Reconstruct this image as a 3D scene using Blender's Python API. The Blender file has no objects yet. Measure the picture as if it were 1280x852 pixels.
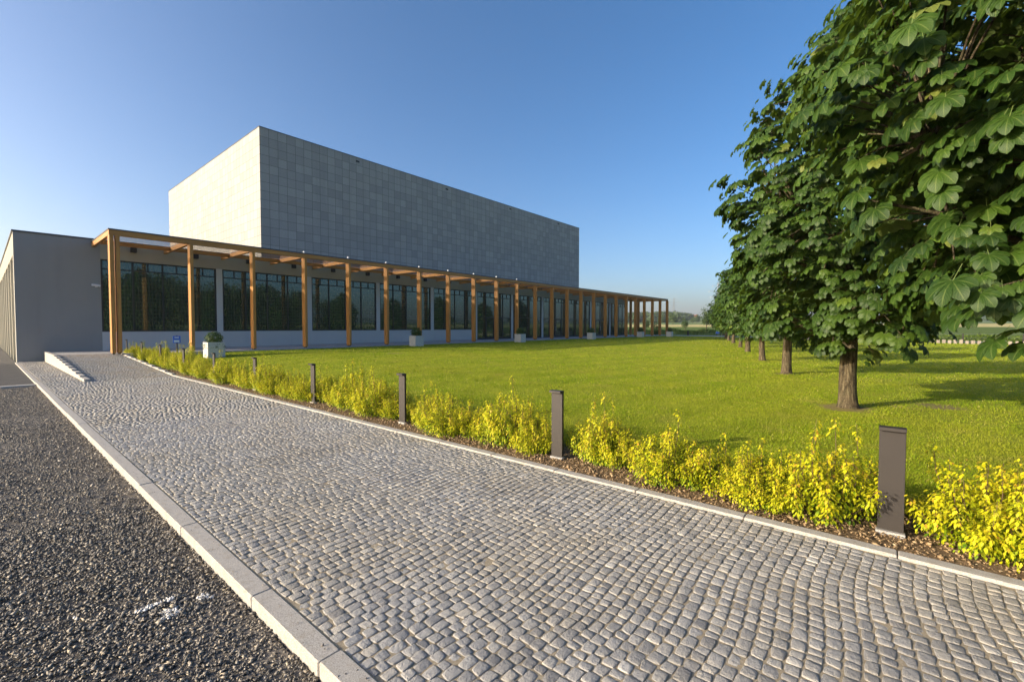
import bpy, math, random
import numpy as np
from mathutils import noise as mnoise, Vector

# ------------------------------------------------------------------ camera, sky, sun, exposure
SC = bpy.context.scene
COL = SC.collection
R = math.radians
SUN_EL, SUN_PHI = 15.5, 31.0            # elevation; shadows run (cos phi, -sin phi)

cam_d = bpy.data.cameras.new('camera')
cam = bpy.data.objects.new('camera', cam_d)
COL.objects.link(cam)
cam_d.sensor_width = 36.0
cam_d.lens = 560.6 / 1280 * 36
cam_d.clip_start, cam_d.clip_end = 0.05, 12000
cam.location = (0, 0, 1.62)
cam.rotation_euler = (R(90 - 1.737), 0, R(40.14 - 90))
SC.camera = cam

world = bpy.data.worlds.new('World')
SC.world = world
world.use_nodes = True
wn = world.node_tree
wn.nodes.clear()
wo = wn.nodes.new('ShaderNodeOutputWorld')
bg = wn.nodes.new('ShaderNodeBackground')
sky = wn.nodes.new('ShaderNodeTexSky')
sky.sky_type = 'NISHITA'
sky.sun_disc = False
sky.sun_elevation = R(SUN_EL)
sdx, sdy = -math.cos(R(SUN_PHI)), math.sin(R(SUN_PHI))      # direction towards the sun
sky.sun_rotation = math.atan2(sdx, sdy)
sky.air_density, sky.dust_density, sky.ozone_density = 0.7, 4.0, 1.3
sky.altitude = 200
bg.inputs['Strength'].default_value = 0.094
hs = wn.nodes.new('ShaderNodeHueSaturation')
hs.inputs['Saturation'].default_value = 1.33
wn.links.new(sky.outputs[0], hs.inputs['Color'])
wn.links.new(hs.outputs[0], bg.inputs['Color'])
wn.links.new(bg.outputs[0], wo.inputs['Surface'])

sun_d = bpy.data.lights.new('sun', 'SUN')
sun_d.energy = 2.6
sun_d.angle = R(0.5)
sun_d.color = (1.0, 0.875, 0.70)
sun = bpy.data.objects.new('sun', sun_d)
COL.objects.link(sun)
sv = Vector((sdx * math.cos(R(SUN_EL)), sdy * math.cos(R(SUN_EL)), math.sin(R(SUN_EL))))
sun.rotation_euler = sv.to_track_quat('Z', 'Y').to_euler()

vs = SC.view_settings
vs.view_transform = 'Standard'
vs.look = 'None'
vs.gamma = 1
vs.use_curve_mapping = False
vs.exposure = 1.62
SC.cycles.max_bounces = 6
SC.cycles.transparent_max_bounces = 12

# ------------------------------------------------------------------ helpers
def tag(o, label=None, cat=None, group=None, kind=None):
    if label: o['label'] = label
    if cat: o['category'] = cat
    if group: o['group'] = group
    if kind: o['kind'] = kind
    return o

def empty(name, loc=(0, 0, 0), rz=0.0):
    o = bpy.data.objects.new(name, None)
    COL.objects.link(o)
    o.location = loc
    o.rotation_euler = (0, 0, rz)
    o.empty_display_size = 0.2
    return o

def copy_tree(o, parent=None):
    c = o.copy()
    COL.objects.link(c)
    if parent is not None:
        c.parent = parent
    for ch in [k for k in bpy.data.objects if k.parent == o]:
        copy_tree(ch, c)
    return c

def link_mesh(name, me, mat, parent=None, loc=None):
    o = bpy.data.objects.new(name, me)
    COL.objects.link(o)
    mats = mat if isinstance(mat, (list, tuple)) else [mat]
    for m in mats:
        me.materials.append(m)
    if parent is not None:
        o.parent = parent
    if loc is not None:
        o.location = loc
    return o

def np_mesh(name, V, polys, attrs=None, uv=None, smooth=False):
    """V (n,3); polys list of int arrays (m,k)."""
    me = bpy.data.meshes.new(name)
    V = np.asarray(V, dtype=np.float32)
    me.vertices.add(len(V))
    me.vertices.foreach_set('co', V.ravel())
    loops = np.concatenate([p.ravel() for p in polys]).astype(np.int32)
    sizes = np.concatenate([np.full(len(p), p.shape[1]) for p in polys]).astype(np.int32)
    starts = np.concatenate([[0], np.cumsum(sizes)[:-1]]).astype(np.int32)
    me.loops.add(len(loops))
    me.loops.foreach_set('vertex_index', loops)
    me.polygons.add(len(sizes))
    me.polygons.foreach_set('loop_start', starts)
    me.polygons.foreach_set('loop_total', sizes)
    if smooth:
        me.polygons.foreach_set('use_smooth', np.ones(len(sizes), dtype=bool))
    if attrs:
        for k, a in attrs.items():
            at = me.attributes.new(k, 'FLOAT', 'POINT')
            at.data.foreach_set('value', np.asarray(a, dtype=np.float32))
    if uv is not None:
        at = me.attributes.new('leafuv', 'FLOAT_VECTOR', 'POINT')
        at.data.foreach_set('vector', np.asarray(uv, dtype=np.float32).ravel())
    me.update()
    me.validate()
    return me

class MB:
    """collects boxes, bars and tubes into one mesh"""
    def __init__(self):
        self.v, self.f, self.sm = [], [], []
    def box(self, x0, x1, y0, y1, z0, z1, bev=0.0):
        b = len(self.v)
        if bev <= 0:
            self.v += [(x, y, z) for z in (z0, z1) for y in (y0, y1) for x in (x0, x1)]
            fs = [(0, 2, 3, 1), (4, 5, 7, 6), (0, 1, 5, 4), (2, 6, 7, 3), (0, 4, 6, 2), (1, 3, 7, 5)]
            self.f += [tuple(i + b for i in q) for q in fs]
        else:
            e = min(bev, (x1 - x0) * .4, (y1 - y0) * .4, (z1 - z0) * .4)
            def ring(ins, z):
                return [(x0 + ins + e, y0 + ins, z), (x1 - ins - e, y0 + ins, z), (x1 - ins, y0 + ins + e, z), (x1 - ins, y1 - ins - e, z),
                        (x1 - ins - e, y1 - ins, z), (x0 + ins + e, y1 - ins, z), (x0 + ins, y1 - ins - e, z), (x0 + ins, y0 + ins + e, z)]
            self.v += ring(e, z0) + ring(0, z0 + e) + ring(0, z1 - e) + ring(e, z1)
            for k in range(3):
                for i in range(8):
                    j = (i + 1) % 8
                    self.f.append((b + k * 8 + i, b + k * 8 + j, b + k * 8 + 8 + j, b + k * 8 + 8 + i))
            self.f.append(tuple(b + 24 + i for i in range(8)))
            self.f.append(tuple(b + 7 - i for i in range(8)))
        return self
    def quad(self, a, b_, c, d):
        b = len(self.v)
        self.v += [a, b_, c, d]
        self.f.append((b, b + 1, b + 2, b + 3))
        return self
    def tube(self, pts, rads, n=6, cap=True):
        b = len(self.v)
        pts = [Vector(p) for p in pts]
        for i, p in enumerate(pts):
            d = (pts[min(i + 1, len(pts) - 1)] - pts[max(i - 1, 0)])
            if d.length < 1e-9: d = Vector((0, 0, 1))
            d.normalize()
            u = d.cross(Vector((0.31, 0.95, 0.05)))
            u.normalize()
            w = d.cross(u)
            for k in range(n):
                a = 2 * math.pi * k / n
                self.v.append(tuple(p + (u * math.cos(a) + w * math.sin(a)) * rads[i]))
        for i in range(len(pts) - 1):
            for k in range(n):
                k2 = (k + 1) % n
                self.f.append((b + i * n + k, b + i * n + k2, b + (i + 1) * n + k2, b + (i + 1) * n + k))
        if cap:
            self.f.append(tuple(b + k for k in reversed(range(n))))
            self.f.append(tuple(b + (len(pts) - 1) * n + k for k in range(n)))
        return self
    def build(self, name, mat, parent=None, smooth=False, loc=None):
        me = bpy.data.meshes.new(name)
        me.from_pydata(self.v, [], self.f)
        if smooth:
            for p in me.polygons: p.use_smooth = True
        me.update()
        return link_mesh(name, me, mat, parent, loc)

def sstep(a, b, x):
    t = np.clip((x - a) / (b - a), 0, 1)
    return t * t * (3 - 2 * t)

# ------------------------------------------------------------------ materials
class NT:
    def __init__(self, name):
        self.m = bpy.data.materials.new(name)
        self.m.use_nodes = True
        self.t = self.m.node_tree
        self.t.nodes.clear()
        self.out = self.n('ShaderNodeOutputMaterial')
    def n(self, typ, **kw):
        nd = self.t.nodes.new(typ)
        for k, v in kw.items(): setattr(nd, k, v)
        return nd
    def set(self, sock, v):
        if isinstance(v, bpy.types.NodeSocket): self.t.links.new(v, sock)
        elif v is not None:
            if isinstance(v, (tuple, list)) and len(v) == 3 and sock.type == 'RGBA': v = (*v, 1)
            sock.default_value = v
    def coord(self, kind='Object'):
        return self.n('ShaderNodeTexCoord').outputs[kind]
    def pos(self):
        return self.n('ShaderNodeNewGeometry').outputs['Position']
    def attr(self, name, out='Fac'):
        return self.n('ShaderNodeAttribute', attribute_name=name).outputs[out]
    def mapping(self, v, scale=(1, 1, 1), loc=(0, 0, 0), rot=(0, 0, 0)):
        m = self.n('ShaderNodeMapping')
        self.set(m.inputs['Vector'], v)
        m.inputs['Scale'].default_value = scale
        m.inputs['Location'].default_value = loc
        m.inputs['Rotation'].default_value = rot
        return m.outputs[0]
    def noise(self, v, scale=5, detail=4, rough=.55, out='Fac'):
        t = self.n('ShaderNodeTexNoise')
        self.set(t.inputs['Vector'], v)
        t.inputs['Scale'].default_value = scale
        t.inputs['Detail'].default_value = detail
        t.inputs['Roughness'].default_value = rough
        return t.outputs[out]
    def voro(self, v, scale=5, feature='F1', out='Distance'):
        t = self.n('ShaderNodeTexVoronoi', feature=feature)
        self.set(t.inputs['Vector'], v)
        t.inputs['Scale'].default_value = scale
        return t.outputs[out]
    def ramp(self, f, stops):
        r = self.n('ShaderNodeValToRGB')
        self.set(r.inputs[0], f)
        els = r.color_ramp.elements
        while len(els) < len(stops): els.new(0.5)
        for e, (p, c) in zip(els, stops):
            e.position = p
            e.color = (*c, 1) if len(c) == 3 else c
        return r.outputs[0]
    def mix(self, f, a, b, blend='MIX'):
        m = self.n('ShaderNodeMix', data_type='RGBA', blend_type=blend)
        self.set(m.inputs[0], f)
        self.set(m.inputs[6], a)
        self.set(m.inputs[7], b)
        return m.outputs[2]
    def math(self, op, a, b=None, c=None, clamp=False):
        m = self.n('ShaderNodeMath', operation=op, use_clamp=clamp)
        self.set(m.inputs[0], a)
        if b is not None: self.set(m.inputs[1], b)
        if c is not None: self.set(m.inputs[2], c)
        return m.outputs[0]
    def maprange(self, v, a, b, c=0.0, d=1.0, smooth=False):
        m = self.n('ShaderNodeMapRange', interpolation_type='SMOOTHSTEP' if smooth else 'LINEAR')
        self.set(m.inputs[0], v)
        for i, x in enumerate((a, b, c, d)): m.inputs[i + 1].default_value = x
        return m.outputs[0]
    def sep(self, v):
        s = self.n('ShaderNodeSeparateXYZ')
        self.set(s.inputs[0], v)
        return s.outputs
    def comb(self, x, y, z):
        s = self.n('ShaderNodeCombineXYZ')
        for i, q in enumerate((x, y, z)): self.set(s.inputs[i], q)
        return s.outputs[0]
    def bump(self, h, strength=.3, dist=.01):
        b = self.n('ShaderNodeBump')
        self.set(b.inputs['Height'], h)
        b.inputs['Strength'].default_value = strength
        b.inputs['Distance'].default_value = dist
        return b.outputs[0]
    def princ(self, color, rough=.6, metal=0.0, normal=None, spec=.5, **kw):
        p = self.n('ShaderNodeBsdfPrincipled')
        self.set(p.inputs['Base Color'], color)
        self.set(p.inputs['Roughness'], rough)
        self.set(p.inputs['Metallic'], metal)
        self.set(p.inputs['Specular IOR Level'], spec)
        if normal is not None: self.set(p.inputs['Normal'], normal)
        for k, v in kw.items(): self.set(p.inputs[k], v)
        return p.outputs[0]
    def mixsh(self, f, a, b):
        m = self.n('ShaderNodeMixShader')
        self.set(m.inputs[0], f)
        self.set(m.inputs[1], a)
        self.set(m.inputs[2], b)
        return m.outputs[0]
    def done(self, sh):
        self.set(self.out.inputs['Surface'], sh)
        return self.m

M = {}

def mat_plain(name, col, rough=.6, metal=0.0, var=.12, vscale=6, bump=.1, bscale=60, spec=.5):
    t = NT(name)
    p = t.coord('Object')
    n = t.noise(p, vscale, 5)
    c = t.mix(n, tuple(x * (1 - var) for x in col), tuple(min(1, x * (1 + var)) for x in col))
    nb = t.bump(t.noise(p, bscale, 4), bump, .004)
    return t.done(t.princ(c, rough, metal, nb, spec))

def mat_wood(name, scale):
    t = NT(name)
    rnd = t.n('ShaderNodeObjectInfo').outputs['Random']
    p = t.mapping(t.coord('Object'), scale)
    off = t.n('ShaderNodeVectorMath', operation='ADD')
    t.set(off.inputs[0], p)
    t.set(off.inputs[1], t.comb(t.math('MULTIPLY', rnd, 31.0), t.math('MULTIPLY', rnd, 17.0), t.math('MULTIPLY', rnd, 23.0)))
    p = off.outputs[0]
    n1 = t.noise(p, 1.6, 6, .6)
    n2 = t.noise(p, 6, 4, .6)
    c = t.ramp(n1, [(.25, (.30, .125, .026)), (.5, (.44, .20, .042)), (.75, (.55, .275, .066))])
    c = t.mix(t.maprange(n2, .45, .75), c, t.mix(.5, c, (.26, .115, .03)))
    c = t.mix(t.math('MULTIPLY', rnd, .35), c, (.36, .17, .05))
    return t.done(t.princ(c, .55, 0, t.bump(n2, .25, .004), .35))

M['wood_post'] = mat_wood('glulam_post_wood', (9, 9, .7))
M['wood_beam_x'] = mat_wood('glulam_beam_wood', (.5, 9, 9))
M['wood_beam_y'] = mat_wood('glulam_rafter_wood', (9, .6, 9))
M['dark_metal'] = mat_plain('bollard_anthracite_paint', (.036, .031, .028), .5, 0.0, .1, 9, .06, 400, .3)
M['flashing'] = mat_plain('roof_edge_sheet_metal', (.055, .062, .075), .38, .5, .15, 2, .05, 30)
M['frame'] = mat_plain('window_frame_black_metal', (.012, .014, .015), .42, .2, .2, 5, .02, 80)
M['black'] = mat_plain('speaker_black_plastic', (.012, .012, .013), .5, 0, .2, 10, .1, 200)
M['white_plastic'] = mat_plain('white_plastic', (.7, .7, .7), .4, 0, .05, 10, .02, 100)
M['steel'] = mat_plain('galvanised_steel', (.32, .33, .34), .5, .6, .1, 8, .05, 90)

def mat_stucco(name, col, streak=.18):
    t = NT(name)
    p = t.coord('Object')
    n = t.noise(p, .55, 6, .6)
    st = t.noise(t.mapping(p, (2.2, 2.2, .12)), 1.0, 5, .6)
    c = t.mix(n, tuple(x * .9 for x in col), tuple(x * 1.08 for x in col))
    c = t.mix(t.maprange(st, .5, .8, 0, streak), c, tuple(x * .6 for x in col))
    return t.done(t.princ(c, .85, 0, t.bump(t.noise(p, 90, 4), .3, .004), .25))
M['wing_render'] = mat_stucco('grey_wall_render', (.275, .28, .268))
M['pale_render'] = mat_stucco('pale_wall_render', (.50, .505, .49), .1)
M['cream_render'] = mat_stucco('cream_wall_render', (.38, .355, .285), .06)

def mat_panels():
    t = NT('stone_panel_cladding')
    x, y, z = t.sep(t.coord('Object'))
    s = t.math('DIVIDE', t.math('ADD', x, y), .6806)
    r = t.math('DIVIDE', z, .6875)
    cell = t.comb(t.math('FLOOR', s), t.math('FLOOR', r), 0.0)
    wnz = t.n('ShaderNodeTexWhiteNoise', noise_dimensions='2D')
    t.set(wnz.inputs['Vector'], cell)
    big = t.noise(t.coord('Object'), .12, 3)
    f = t.math('ADD', t.math('MULTIPLY', wnz.outputs['Value'], .75), t.math('MULTIPLY', big, .35))
    c = t.ramp(f, [(.1, (0.2945, 0.2832, 0.2641)), (.5, (0.3371, 0.3236, 0.3)), (.8, (0.3708, 0.354, 0.3259)), (1.0, (0.4102, 0.3877, 0.354))])
    fine = t.noise(t.coord('Object'), 9, 5, .65)
    c = t.mix(t.maprange(fine, .3, .7, 0, .28), c, (.21, .21, .205))
    stain = t.noise(t.mapping(t.coord('Object'), (1.1, 1.1, .08)), 1.0, 5)
    c = t.mix(t.maprange(stain, .52, .75, 0, .22), c, (.17, .17, .165))
    fs, fr = t.math('FRACT', s), t.math('FRACT', r)
    def edge(q, w):
        d = t.math('MINIMUM', q, t.math('SUBTRACT', 1.0, q))
        return t.maprange(d, w * .5, w, 1, 0)
    j = t.math('MAXIMUM', edge(fs, .02), edge(fr, .018))
    c = t.mix(j, c, (.075, .07, .062))
    h = t.math('SUBTRACT', t.math('MULTIPLY', fine, .15), j)
    return t.done(t.princ(c, .7, 0, t.bump(h, .5, .012), .35))
M['panels'] = mat_panels()

def mat_glass():
    t = NT('dark_reflective_glazing')
    x, y, z = t.sep(t.coord('Object'))
    p = t.coord('Object')
    wob = t.noise(t.mapping(p, (.5, .5, .5)), 1.0, 2)
    blind = t.noise(t.mapping(p, (14, 1, .3)), 1.0, 3)
    grid = t.math('MULTIPLY', t.maprange(t.math('SINE', t.math('MULTIPLY', x, 42.0)), -1, 1, .6, 1), t.maprange(t.math('SINE', t.math('MULTIPLY', z, 30.0)), -1, 1, .75, 1))
    c = t.mix(blind, (.016, .027, .018), (.055, .075, .05))
    c = t.mix(grid, (.004, .008, .006), c)
    nrm = t.bump(wob, .012, .05)
    base = t.princ(c, .12, 0, nrm, .2)
    gl = t.n('ShaderNodeBsdfGlossy')
    gl.inputs['Color'].default_value = (.42, .60, .62, 1)
    gl.inputs['Roughness'].default_value = .006
    t.set(gl.inputs['Normal'], nrm)
    fr = t.n('ShaderNodeFresnel')
    fr.inputs['IOR'].default_value = 2.1
    return t.done(t.mixsh(t.maprange(fr.outputs[0], .12, 1, .10, .9), base, gl.outputs[0]))
M['glass'] = mat_glass()

def mat_roof_glass():
    t = NT('tinted_roof_glass')
    tr = t.n('ShaderNodeBsdfTransparent')
    tr.inputs['Color'].default_value = (.86, .88, .92, 1)
    gl = t.n('ShaderNodeBsdfGlossy')
    gl.inputs['Color'].default_value = (.8, .85, .95, 1)
    gl.inputs['Roughness'].default_value = .03
    df = t.n('ShaderNodeBsdfDiffuse')
    df.inputs['Color'].default_value = (.10, .12, .17, 1)
    fr = t.n('ShaderNodeFresnel')
    fr.inputs['IOR'].default_value = 1.3
    a = t.mixsh(.08, tr.outputs[0], df.outputs[0])
    return t.done(t.mixsh(t.math('MULTIPLY', fr.outputs[0], .6), a, gl.outputs[0]))
M['roof_glass'] = mat_roof_glass()

def mat_granite(name, col, dirt=.3):
    t = NT(name)
    p = t.pos()
    sp = t.noise(p, 160, 3, .7)
    md = t.noise(p, 14, 5, .6)
    c = t.ramp(sp, [(.32, tuple(x * .55 for x in col)), (.5, col), (.68, tuple(min(1, x * 1.35) for x in col))])
    c = t.mix(t.maprange(md, .5, .75, 0, dirt), c, (col[0] * .6, col[1] * .52, col[2] * .4))
    h = t.math('ADD', t.math('MULTIPLY', md, .6), t.math('MULTIPLY', sp, .4))
    return t.done(t.princ(c, .75, 0, t.bump(h, .45, .006), .3))
M['kerb'] = mat_granite('kerb_granite', (.40, .375, .335), .5)
M['plinth'] = mat_granite('platform_granite', (.36, .35, .335))
M['planter'] = mat_granite('planter_stone', (.52, .50, .46), .2)
M['white_stone'] = mat_granite('white_edging_stone', (.29, .25, .20), .6)

def mat_setts():
    t = NT('granite_setts')
    p = t.pos()
    v = t.attr('var')
    g = t.attr('grout')
    sp = t.noise(p, 210, 3, .7)
    md = t.noise(p, 55, 5, .65)
    big = t.noise(p, .8, 4, .6)
    c = t.ramp(v, [(.0, (.19, .192, .198)), (.3, (.30, .298, .295)), (.7, (.40, .392, .375)), (.9, (.48, .45, .395)), (1., (.58, .56, .52))])
    c = t.mix(t.maprange(md, .35, .7, 0, .5), c, t.mix(.5, c, (.17, .165, .165)))
    c = t.mix(t.maprange(sp, .55, .75, 0, .5), c, (.54, .53, .51))
    c = t.mix(t.maprange(sp, .45, .25, 0, .65), c, (.09, .09, .09))
    c = t.mix(t.maprange(big, .40, .68, 0, .5), c, (.34, .295, .215))
    dk = t.noise(p, .55, 5, .65)
    c = t.mix(t.maprange(dk, .54, .70, 0, .45), c, (.13, .12, .105))
    c = t.mix(t.math('MULTIPLY', g, .6), c, (.40, .34, .235))
    h = t.math('ADD', t.math('MULTIPLY', md, .75), t.math('MULTIPLY', sp, .25))
    return t.done(t.princ(c, .62, 0, t.bump(h, 1.0, .014), .4))
M['setts'] = mat_setts()

def mat_soil(name, c0, c1, c2, s=30, d=.02):
    t = NT(name)
    p = t.pos()
    a = t.noise(p, s, 6, .65)
    b = t.noise(p, 2.2, 4, .6)
    c = t.ramp(a, [(.3, c0), (.52, c1), (.72, c2)])
    c = t.mix(t.maprange(b, .4, .7, 0, .5), c, c0)
    return t.done(t.princ(c, .9, 0, t.bump(a, .8, d), .2))
M['sand'] = mat_soil('sett_joint_sand', (.22, .18, .12), (.34, .285, .20), (.44, .38, .28), 120, .003)
M['soil'] = mat_soil('bed_soil', (.10, .065, .035), (.20, .135, .075), (.30, .215, .13), 34, .03)
M['gravel_base'] = mat_soil('gravel_bed', (.09, .08, .07), (.17, .152, .13), (.28, .25, .21), 55, .012)
M['asphalt'] = mat_soil('fine_gravel_yard', (.05, .047, .043), (.085, .08, .073), (.14, .13, .115), 60, .01)

def mat_chip(name, stops):
    t = NT(name)
    v = t.attr('var')
    p = t.pos()
    c = t.ramp(v, stops)
    n = t.noise(p, 130, 3)
    c = t.mix(t.maprange(n, .4, .7, 0, .5), c, t.mix(.5, c, (.02, .02, .02)))
    return t.done(t.princ(c, .6, 0, t.bump(n, .35, .003), .45))
M['chip'] = mat_chip('crushed_stone_chips', [(0, (.05, .048, .046)), (.5, (.165, .148, .125)), (.78, (.31, .275, .225)), (.90, (.43, .36, .25)), (.955, (.50, .46, .40)), (.965, (.72, .70, .66)), (1, (.78, .76, .72))])
M['clod'] = mat_chip('bark_and_soil_crumbs', [(0, (.14, .085, .04)), (.5, (.29, .195, .10)), (.85, (.42, .30, .165)), (1, (.5, .40, .26))])

TREES = [(11.18, .62), (17.56, 2.66), (24.12, 4.66), (31.4, 6.9), (37.7, 8.8), (44.6, 11.0), (51.3, 13.1), (58.2, 15.2)]

def mat_lawn():
    t = NT('lawn_turf')
    p = t.pos()
    a = t.noise(p, .35, 5, .6)
    b = t.noise(p, 3.5, 5, .65)
    f = t.noise(t.mapping(p, (1, 1, 1)), 42, 4, .7)
    c = t.ramp(b, [(.28, (0.1562, 0.2063, 0.0125)), (.5, (0.2375, 0.275, 0.015)), (.72, (0.3125, 0.3187, 0.0225))])
    c = t.mix(t.maprange(a, .42, .68, 0, .55), c, (0.2937, 0.3187, 0.0275))
    c = t.mix(t.maprange(f, .35, .75, 0, .6), c, t.mix(.55, c, (0.35, 0.35, 0.05)))
    c = t.mix(t.maprange(f, .45, .2, 0, .6), c, (0.04375, 0.08125, 0.0075))
    # bare earth worn into the turf around the trunks
    x, y, z = t.sep(p)
    bare = None
    pts = [(TREES[0][0] - .10, TREES[0][1] + .06, .55), (12.45, -.75, .5), (11.9, -.25, .3), (TREES[1][0], TREES[1][1], .35), (TREES[2][0], TREES[2][1], .35), (13.3, 18.9, .5)]
    for (px, py, rr) in pts:
        d = t.math('POWER', t.math('ADD', t.math('POWER', t.math('SUBTRACT', x, px), 2.0), t.math('POWER', t.math('SUBTRACT', y, py), 2.0)), .5)
        d = t.math('ADD', d, t.math('MULTIPLY', t.math('SUBTRACT', b, .5), .9))
        q = t.maprange(d, rr, rr * .6, 0, 1)
        bare = q if bare is None else t.math('MAXIMUM', bare, q)
    c = t.mix(t.math('MULTIPLY', bare, .85), c, t.ramp(f, [(.3, (.15, .11, .05)), (.7, (.32, .25, .13))]))
    h = t.math('ADD', t.math('MULTIPLY', f, .6), t.math('MULTIPLY', t.noise(p, 12, 3), .4))
    return t.done(t.princ(c, .8, 0, t.bump(h, .9, .05), .05))
M['lawn'] = mat_lawn()

def mat_blade():
    t = NT('grass_blades')
    v = t.attr('var')
    p = t.pos()
    a = t.noise(p, .35, 5, .6)
    c = t.ramp(v, [(0, (0.1344, 0.2368, 0.01024)), (.45, (0.2368, 0.32, 0.01536)), (.85, (0.3712, 0.3968, 0.02816)), (.95, (0.4864, 0.4352, 0.128)), (1, (0.5376, 0.448, 0.1792))])
    x, y, z = t.sep(p)
    mow = t.math('SINE', t.math('ADD', t.math('MULTIPLY', y, 4.2), t.math('MULTIPLY', x, .9)))
    c = t.mix(t.maprange(mow, -.5, .5, 0, .34, True), c, (.10, .17, .008))
    c = t.mix(t.maprange(a, .40, .66, 0, .5), c, (.31, .30, .03))
    c = t.mix(t.maprange(t.noise(p, 1.1, 5, .65), .56, .70, 0, .55), c, (.33, .28, .08))
    d = t.princ(c, .7, 0, None, .08)
    tr = t.n('ShaderNodeBsdfTranslucent')
    t.set(tr.inputs['Color'], c)
    return t.done(t.mixsh(.35, d, tr.outputs[0]))
M['blade'] = mat_blade()

def mat_leaf(name, stops, veins=True, trans=.3, rough=.52, vein_n=9.0, spec=.28):
    t = NT(name)
    v = t.attr('var')
    c = t.ramp(v, stops)
    nrm = None
    if veins:
        u_, w_, _ = t.sep(t.attr('leafuv', 'Vector'))
        au = t.math('ABSOLUTE', u_)
        ph = t.math('SUBTRACT', t.math('MULTIPLY', w_, vein_n), t.math('MULTIPLY', au, 3.0))
        wv = t.math('ABSOLUTE', t.math('SUBTRACT', t.math('FRACT', ph), .5))       # 0 at vein
        mid = t.maprange(au, .10, .03, 0, 1)
        vein = t.math('MAXIMUM', t.math('MULTIPLY', t.maprange(wv, .10, .03, 0, 1), .45), mid)
        c = t.mix(t.math('MULTIPLY', vein, .5), c, t.mix(.5, c, (.30, .36, .10)))
        nrm = t.bump(wv, .25, .005)
    blot = t.noise(t.pos(), 26, 3, .6)
    c = t.mix(t.maprange(blot, .64, .72, 0, .5), c, t.mix(.6, c, (.16, .13, .03)))
    geo = t.n('ShaderNodeNewGeometry')
    c2 = t.mix(geo.outputs['Backfacing'], c, t.mix(.35, c, (.22, .28, .10)))
    d = t.princ(c2, rough, 0, nrm, spec)
    tr = t.n('ShaderNodeBsdfTranslucent')
    t.set(tr.inputs['Color'], t.mix(.5, c, (.20, .30, .02)))
    return t.done(t.mixsh(trans, d, tr.outputs[0]))
M['chestnut'] = mat_leaf('chestnut_leaf', [(0, (.011, .034, .004)), (.4, (.022, .056, .005)), (.75, (.040, .084, .007)), (.95, (.07, .115, .010)), (1, (.13, .155, .028))], True, .26)
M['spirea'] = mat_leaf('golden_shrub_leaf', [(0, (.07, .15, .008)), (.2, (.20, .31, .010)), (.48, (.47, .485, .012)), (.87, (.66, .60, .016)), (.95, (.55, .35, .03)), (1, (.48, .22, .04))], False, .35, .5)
M['boxwood'] = mat_leaf('boxwood_leaf', [(0, (.020, .050, .010)), (.6, (.040, .085, .014)), (1, (.085, .13, .025))], False, .2)
M['hedge'] = mat_leaf('hedge_leaf', [(0, (.07, .13, .012)), (.6, (.13, .20, .02)), (1, (.20, .25, .04))], False, .4)
M['willow'] = mat_leaf('field_tree_leaf', [(0, (.045, .075, .022)), (.6, (.075, .11, .035)), (1, (.13, .165, .06))], False, .25)
M['farleaf'] = mat_leaf('far_tree_leaf', [(0, (.030, .060, .016)), (.6, (.050, .085, .024)), (1, (.085, .12, .035))], False, .15)

def mat_bark():
    t = NT('chestnut_bark')
    p = t.coord('Object')
    n = t.noise(t.mapping(p, (14, 14, 2.2)), 1.6, 7, .7)
    m = t.noise(p, 3, 4)
    sp = t.noise(p, 45, 4)
    c = t.ramp(n, [(.36, (.022, .017, .011)), (.5, (.085, .065, .038)), (.64, (.19, .152, .092))])
    c = t.mix(t.maprange(m, .5, .7, 0, .45), c, (.15, .155, .075))
    c = t.mix(t.maprange(sp, .55, .7, 0, .35), c, (.27, .25, .18))
    h = t.math('ADD', n, t.math('MULTIPLY', sp, .3))
    return t.done(t.princ(c, .85, 0, t.bump(h, 1.0, .06), .15))
M['bark'] = mat_bark()
M['stem'] = mat_plain('shrub_stem', (.10, .055, .03), .8)

def mat_terrain():
    t = NT('countryside_terrain')
    p = t.pos()
    x, y, z = t.sep(p)
    r = t.math('POWER', t.math('ADD', t.math('POWER', x, 2.0), t.math('POWER', y, 2.0)), .5)
    big = t.noise(p, .012, 4)
    r2 = t.math('ADD', r, t.math('MULTIPLY', t.math('SUBTRACT', big, .5), 30.0))
    fine = t.noise(p, .6, 6, .7)
    fine2 = t.noise(t.mapping(p, (.06, .25, 1), rot=(0, 0, .5)), 1.0, 5, .6)
    green = t.ramp(fine, [(.3, (.075, .115, .016)), (.7, (.13, .17, .03))])
    wheat = t.ramp(t.math('ADD', t.math('MULTIPLY', fine, .5), t.math('MULTIPLY', fine2, .5)), [(.3, (.40, .33, .12)), (.7, (.56, .48, .20))])
    hill = t.mix(t.maprange(t.noise(t.mapping(p, (.006, .014, 0), rot=(0, 0, .6)), 1.0, 2), .45, .55), (.13, .19, .05), (.20, .23, .075))
    hill = t.mix(t.math('MULTIPLY', fine2, .4), hill, (.11, .16, .05))
    far = (.035, .06, .025)
    c = t.mix(t.maprange(r2, 168, 171), green, wheat)
    c = t.mix(t.maprange(r2, 322, 326), c, hill)
    c = t.mix(t.maprange(r, 1250, 1400), c, far)
    return t.done(t.princ(c, .9, 0, t.bump(fine, .5, .2), .1))
M['terrain'] = mat_terrain()
M['path_far'] = mat_plain('pale_walkway_paving', (.34, .33, .31), .8)
M['house_wall'] = mat_plain('house_wall_plaster', (.62, .57, .50), .8)
M['house_roof'] = mat_plain('house_roof_tiles', (.40, .085, .045), .8)
M['house_glass'] = mat_plain('house_window_glass', (.02, .025, .03), .1)
M['sign_blue'] = mat_plain('sign_blue_paint', (.03, .13, .55), .4)
M['sign_white'] = mat_plain('sign_white_paint', (.75, .78, .82), .4)

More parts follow.
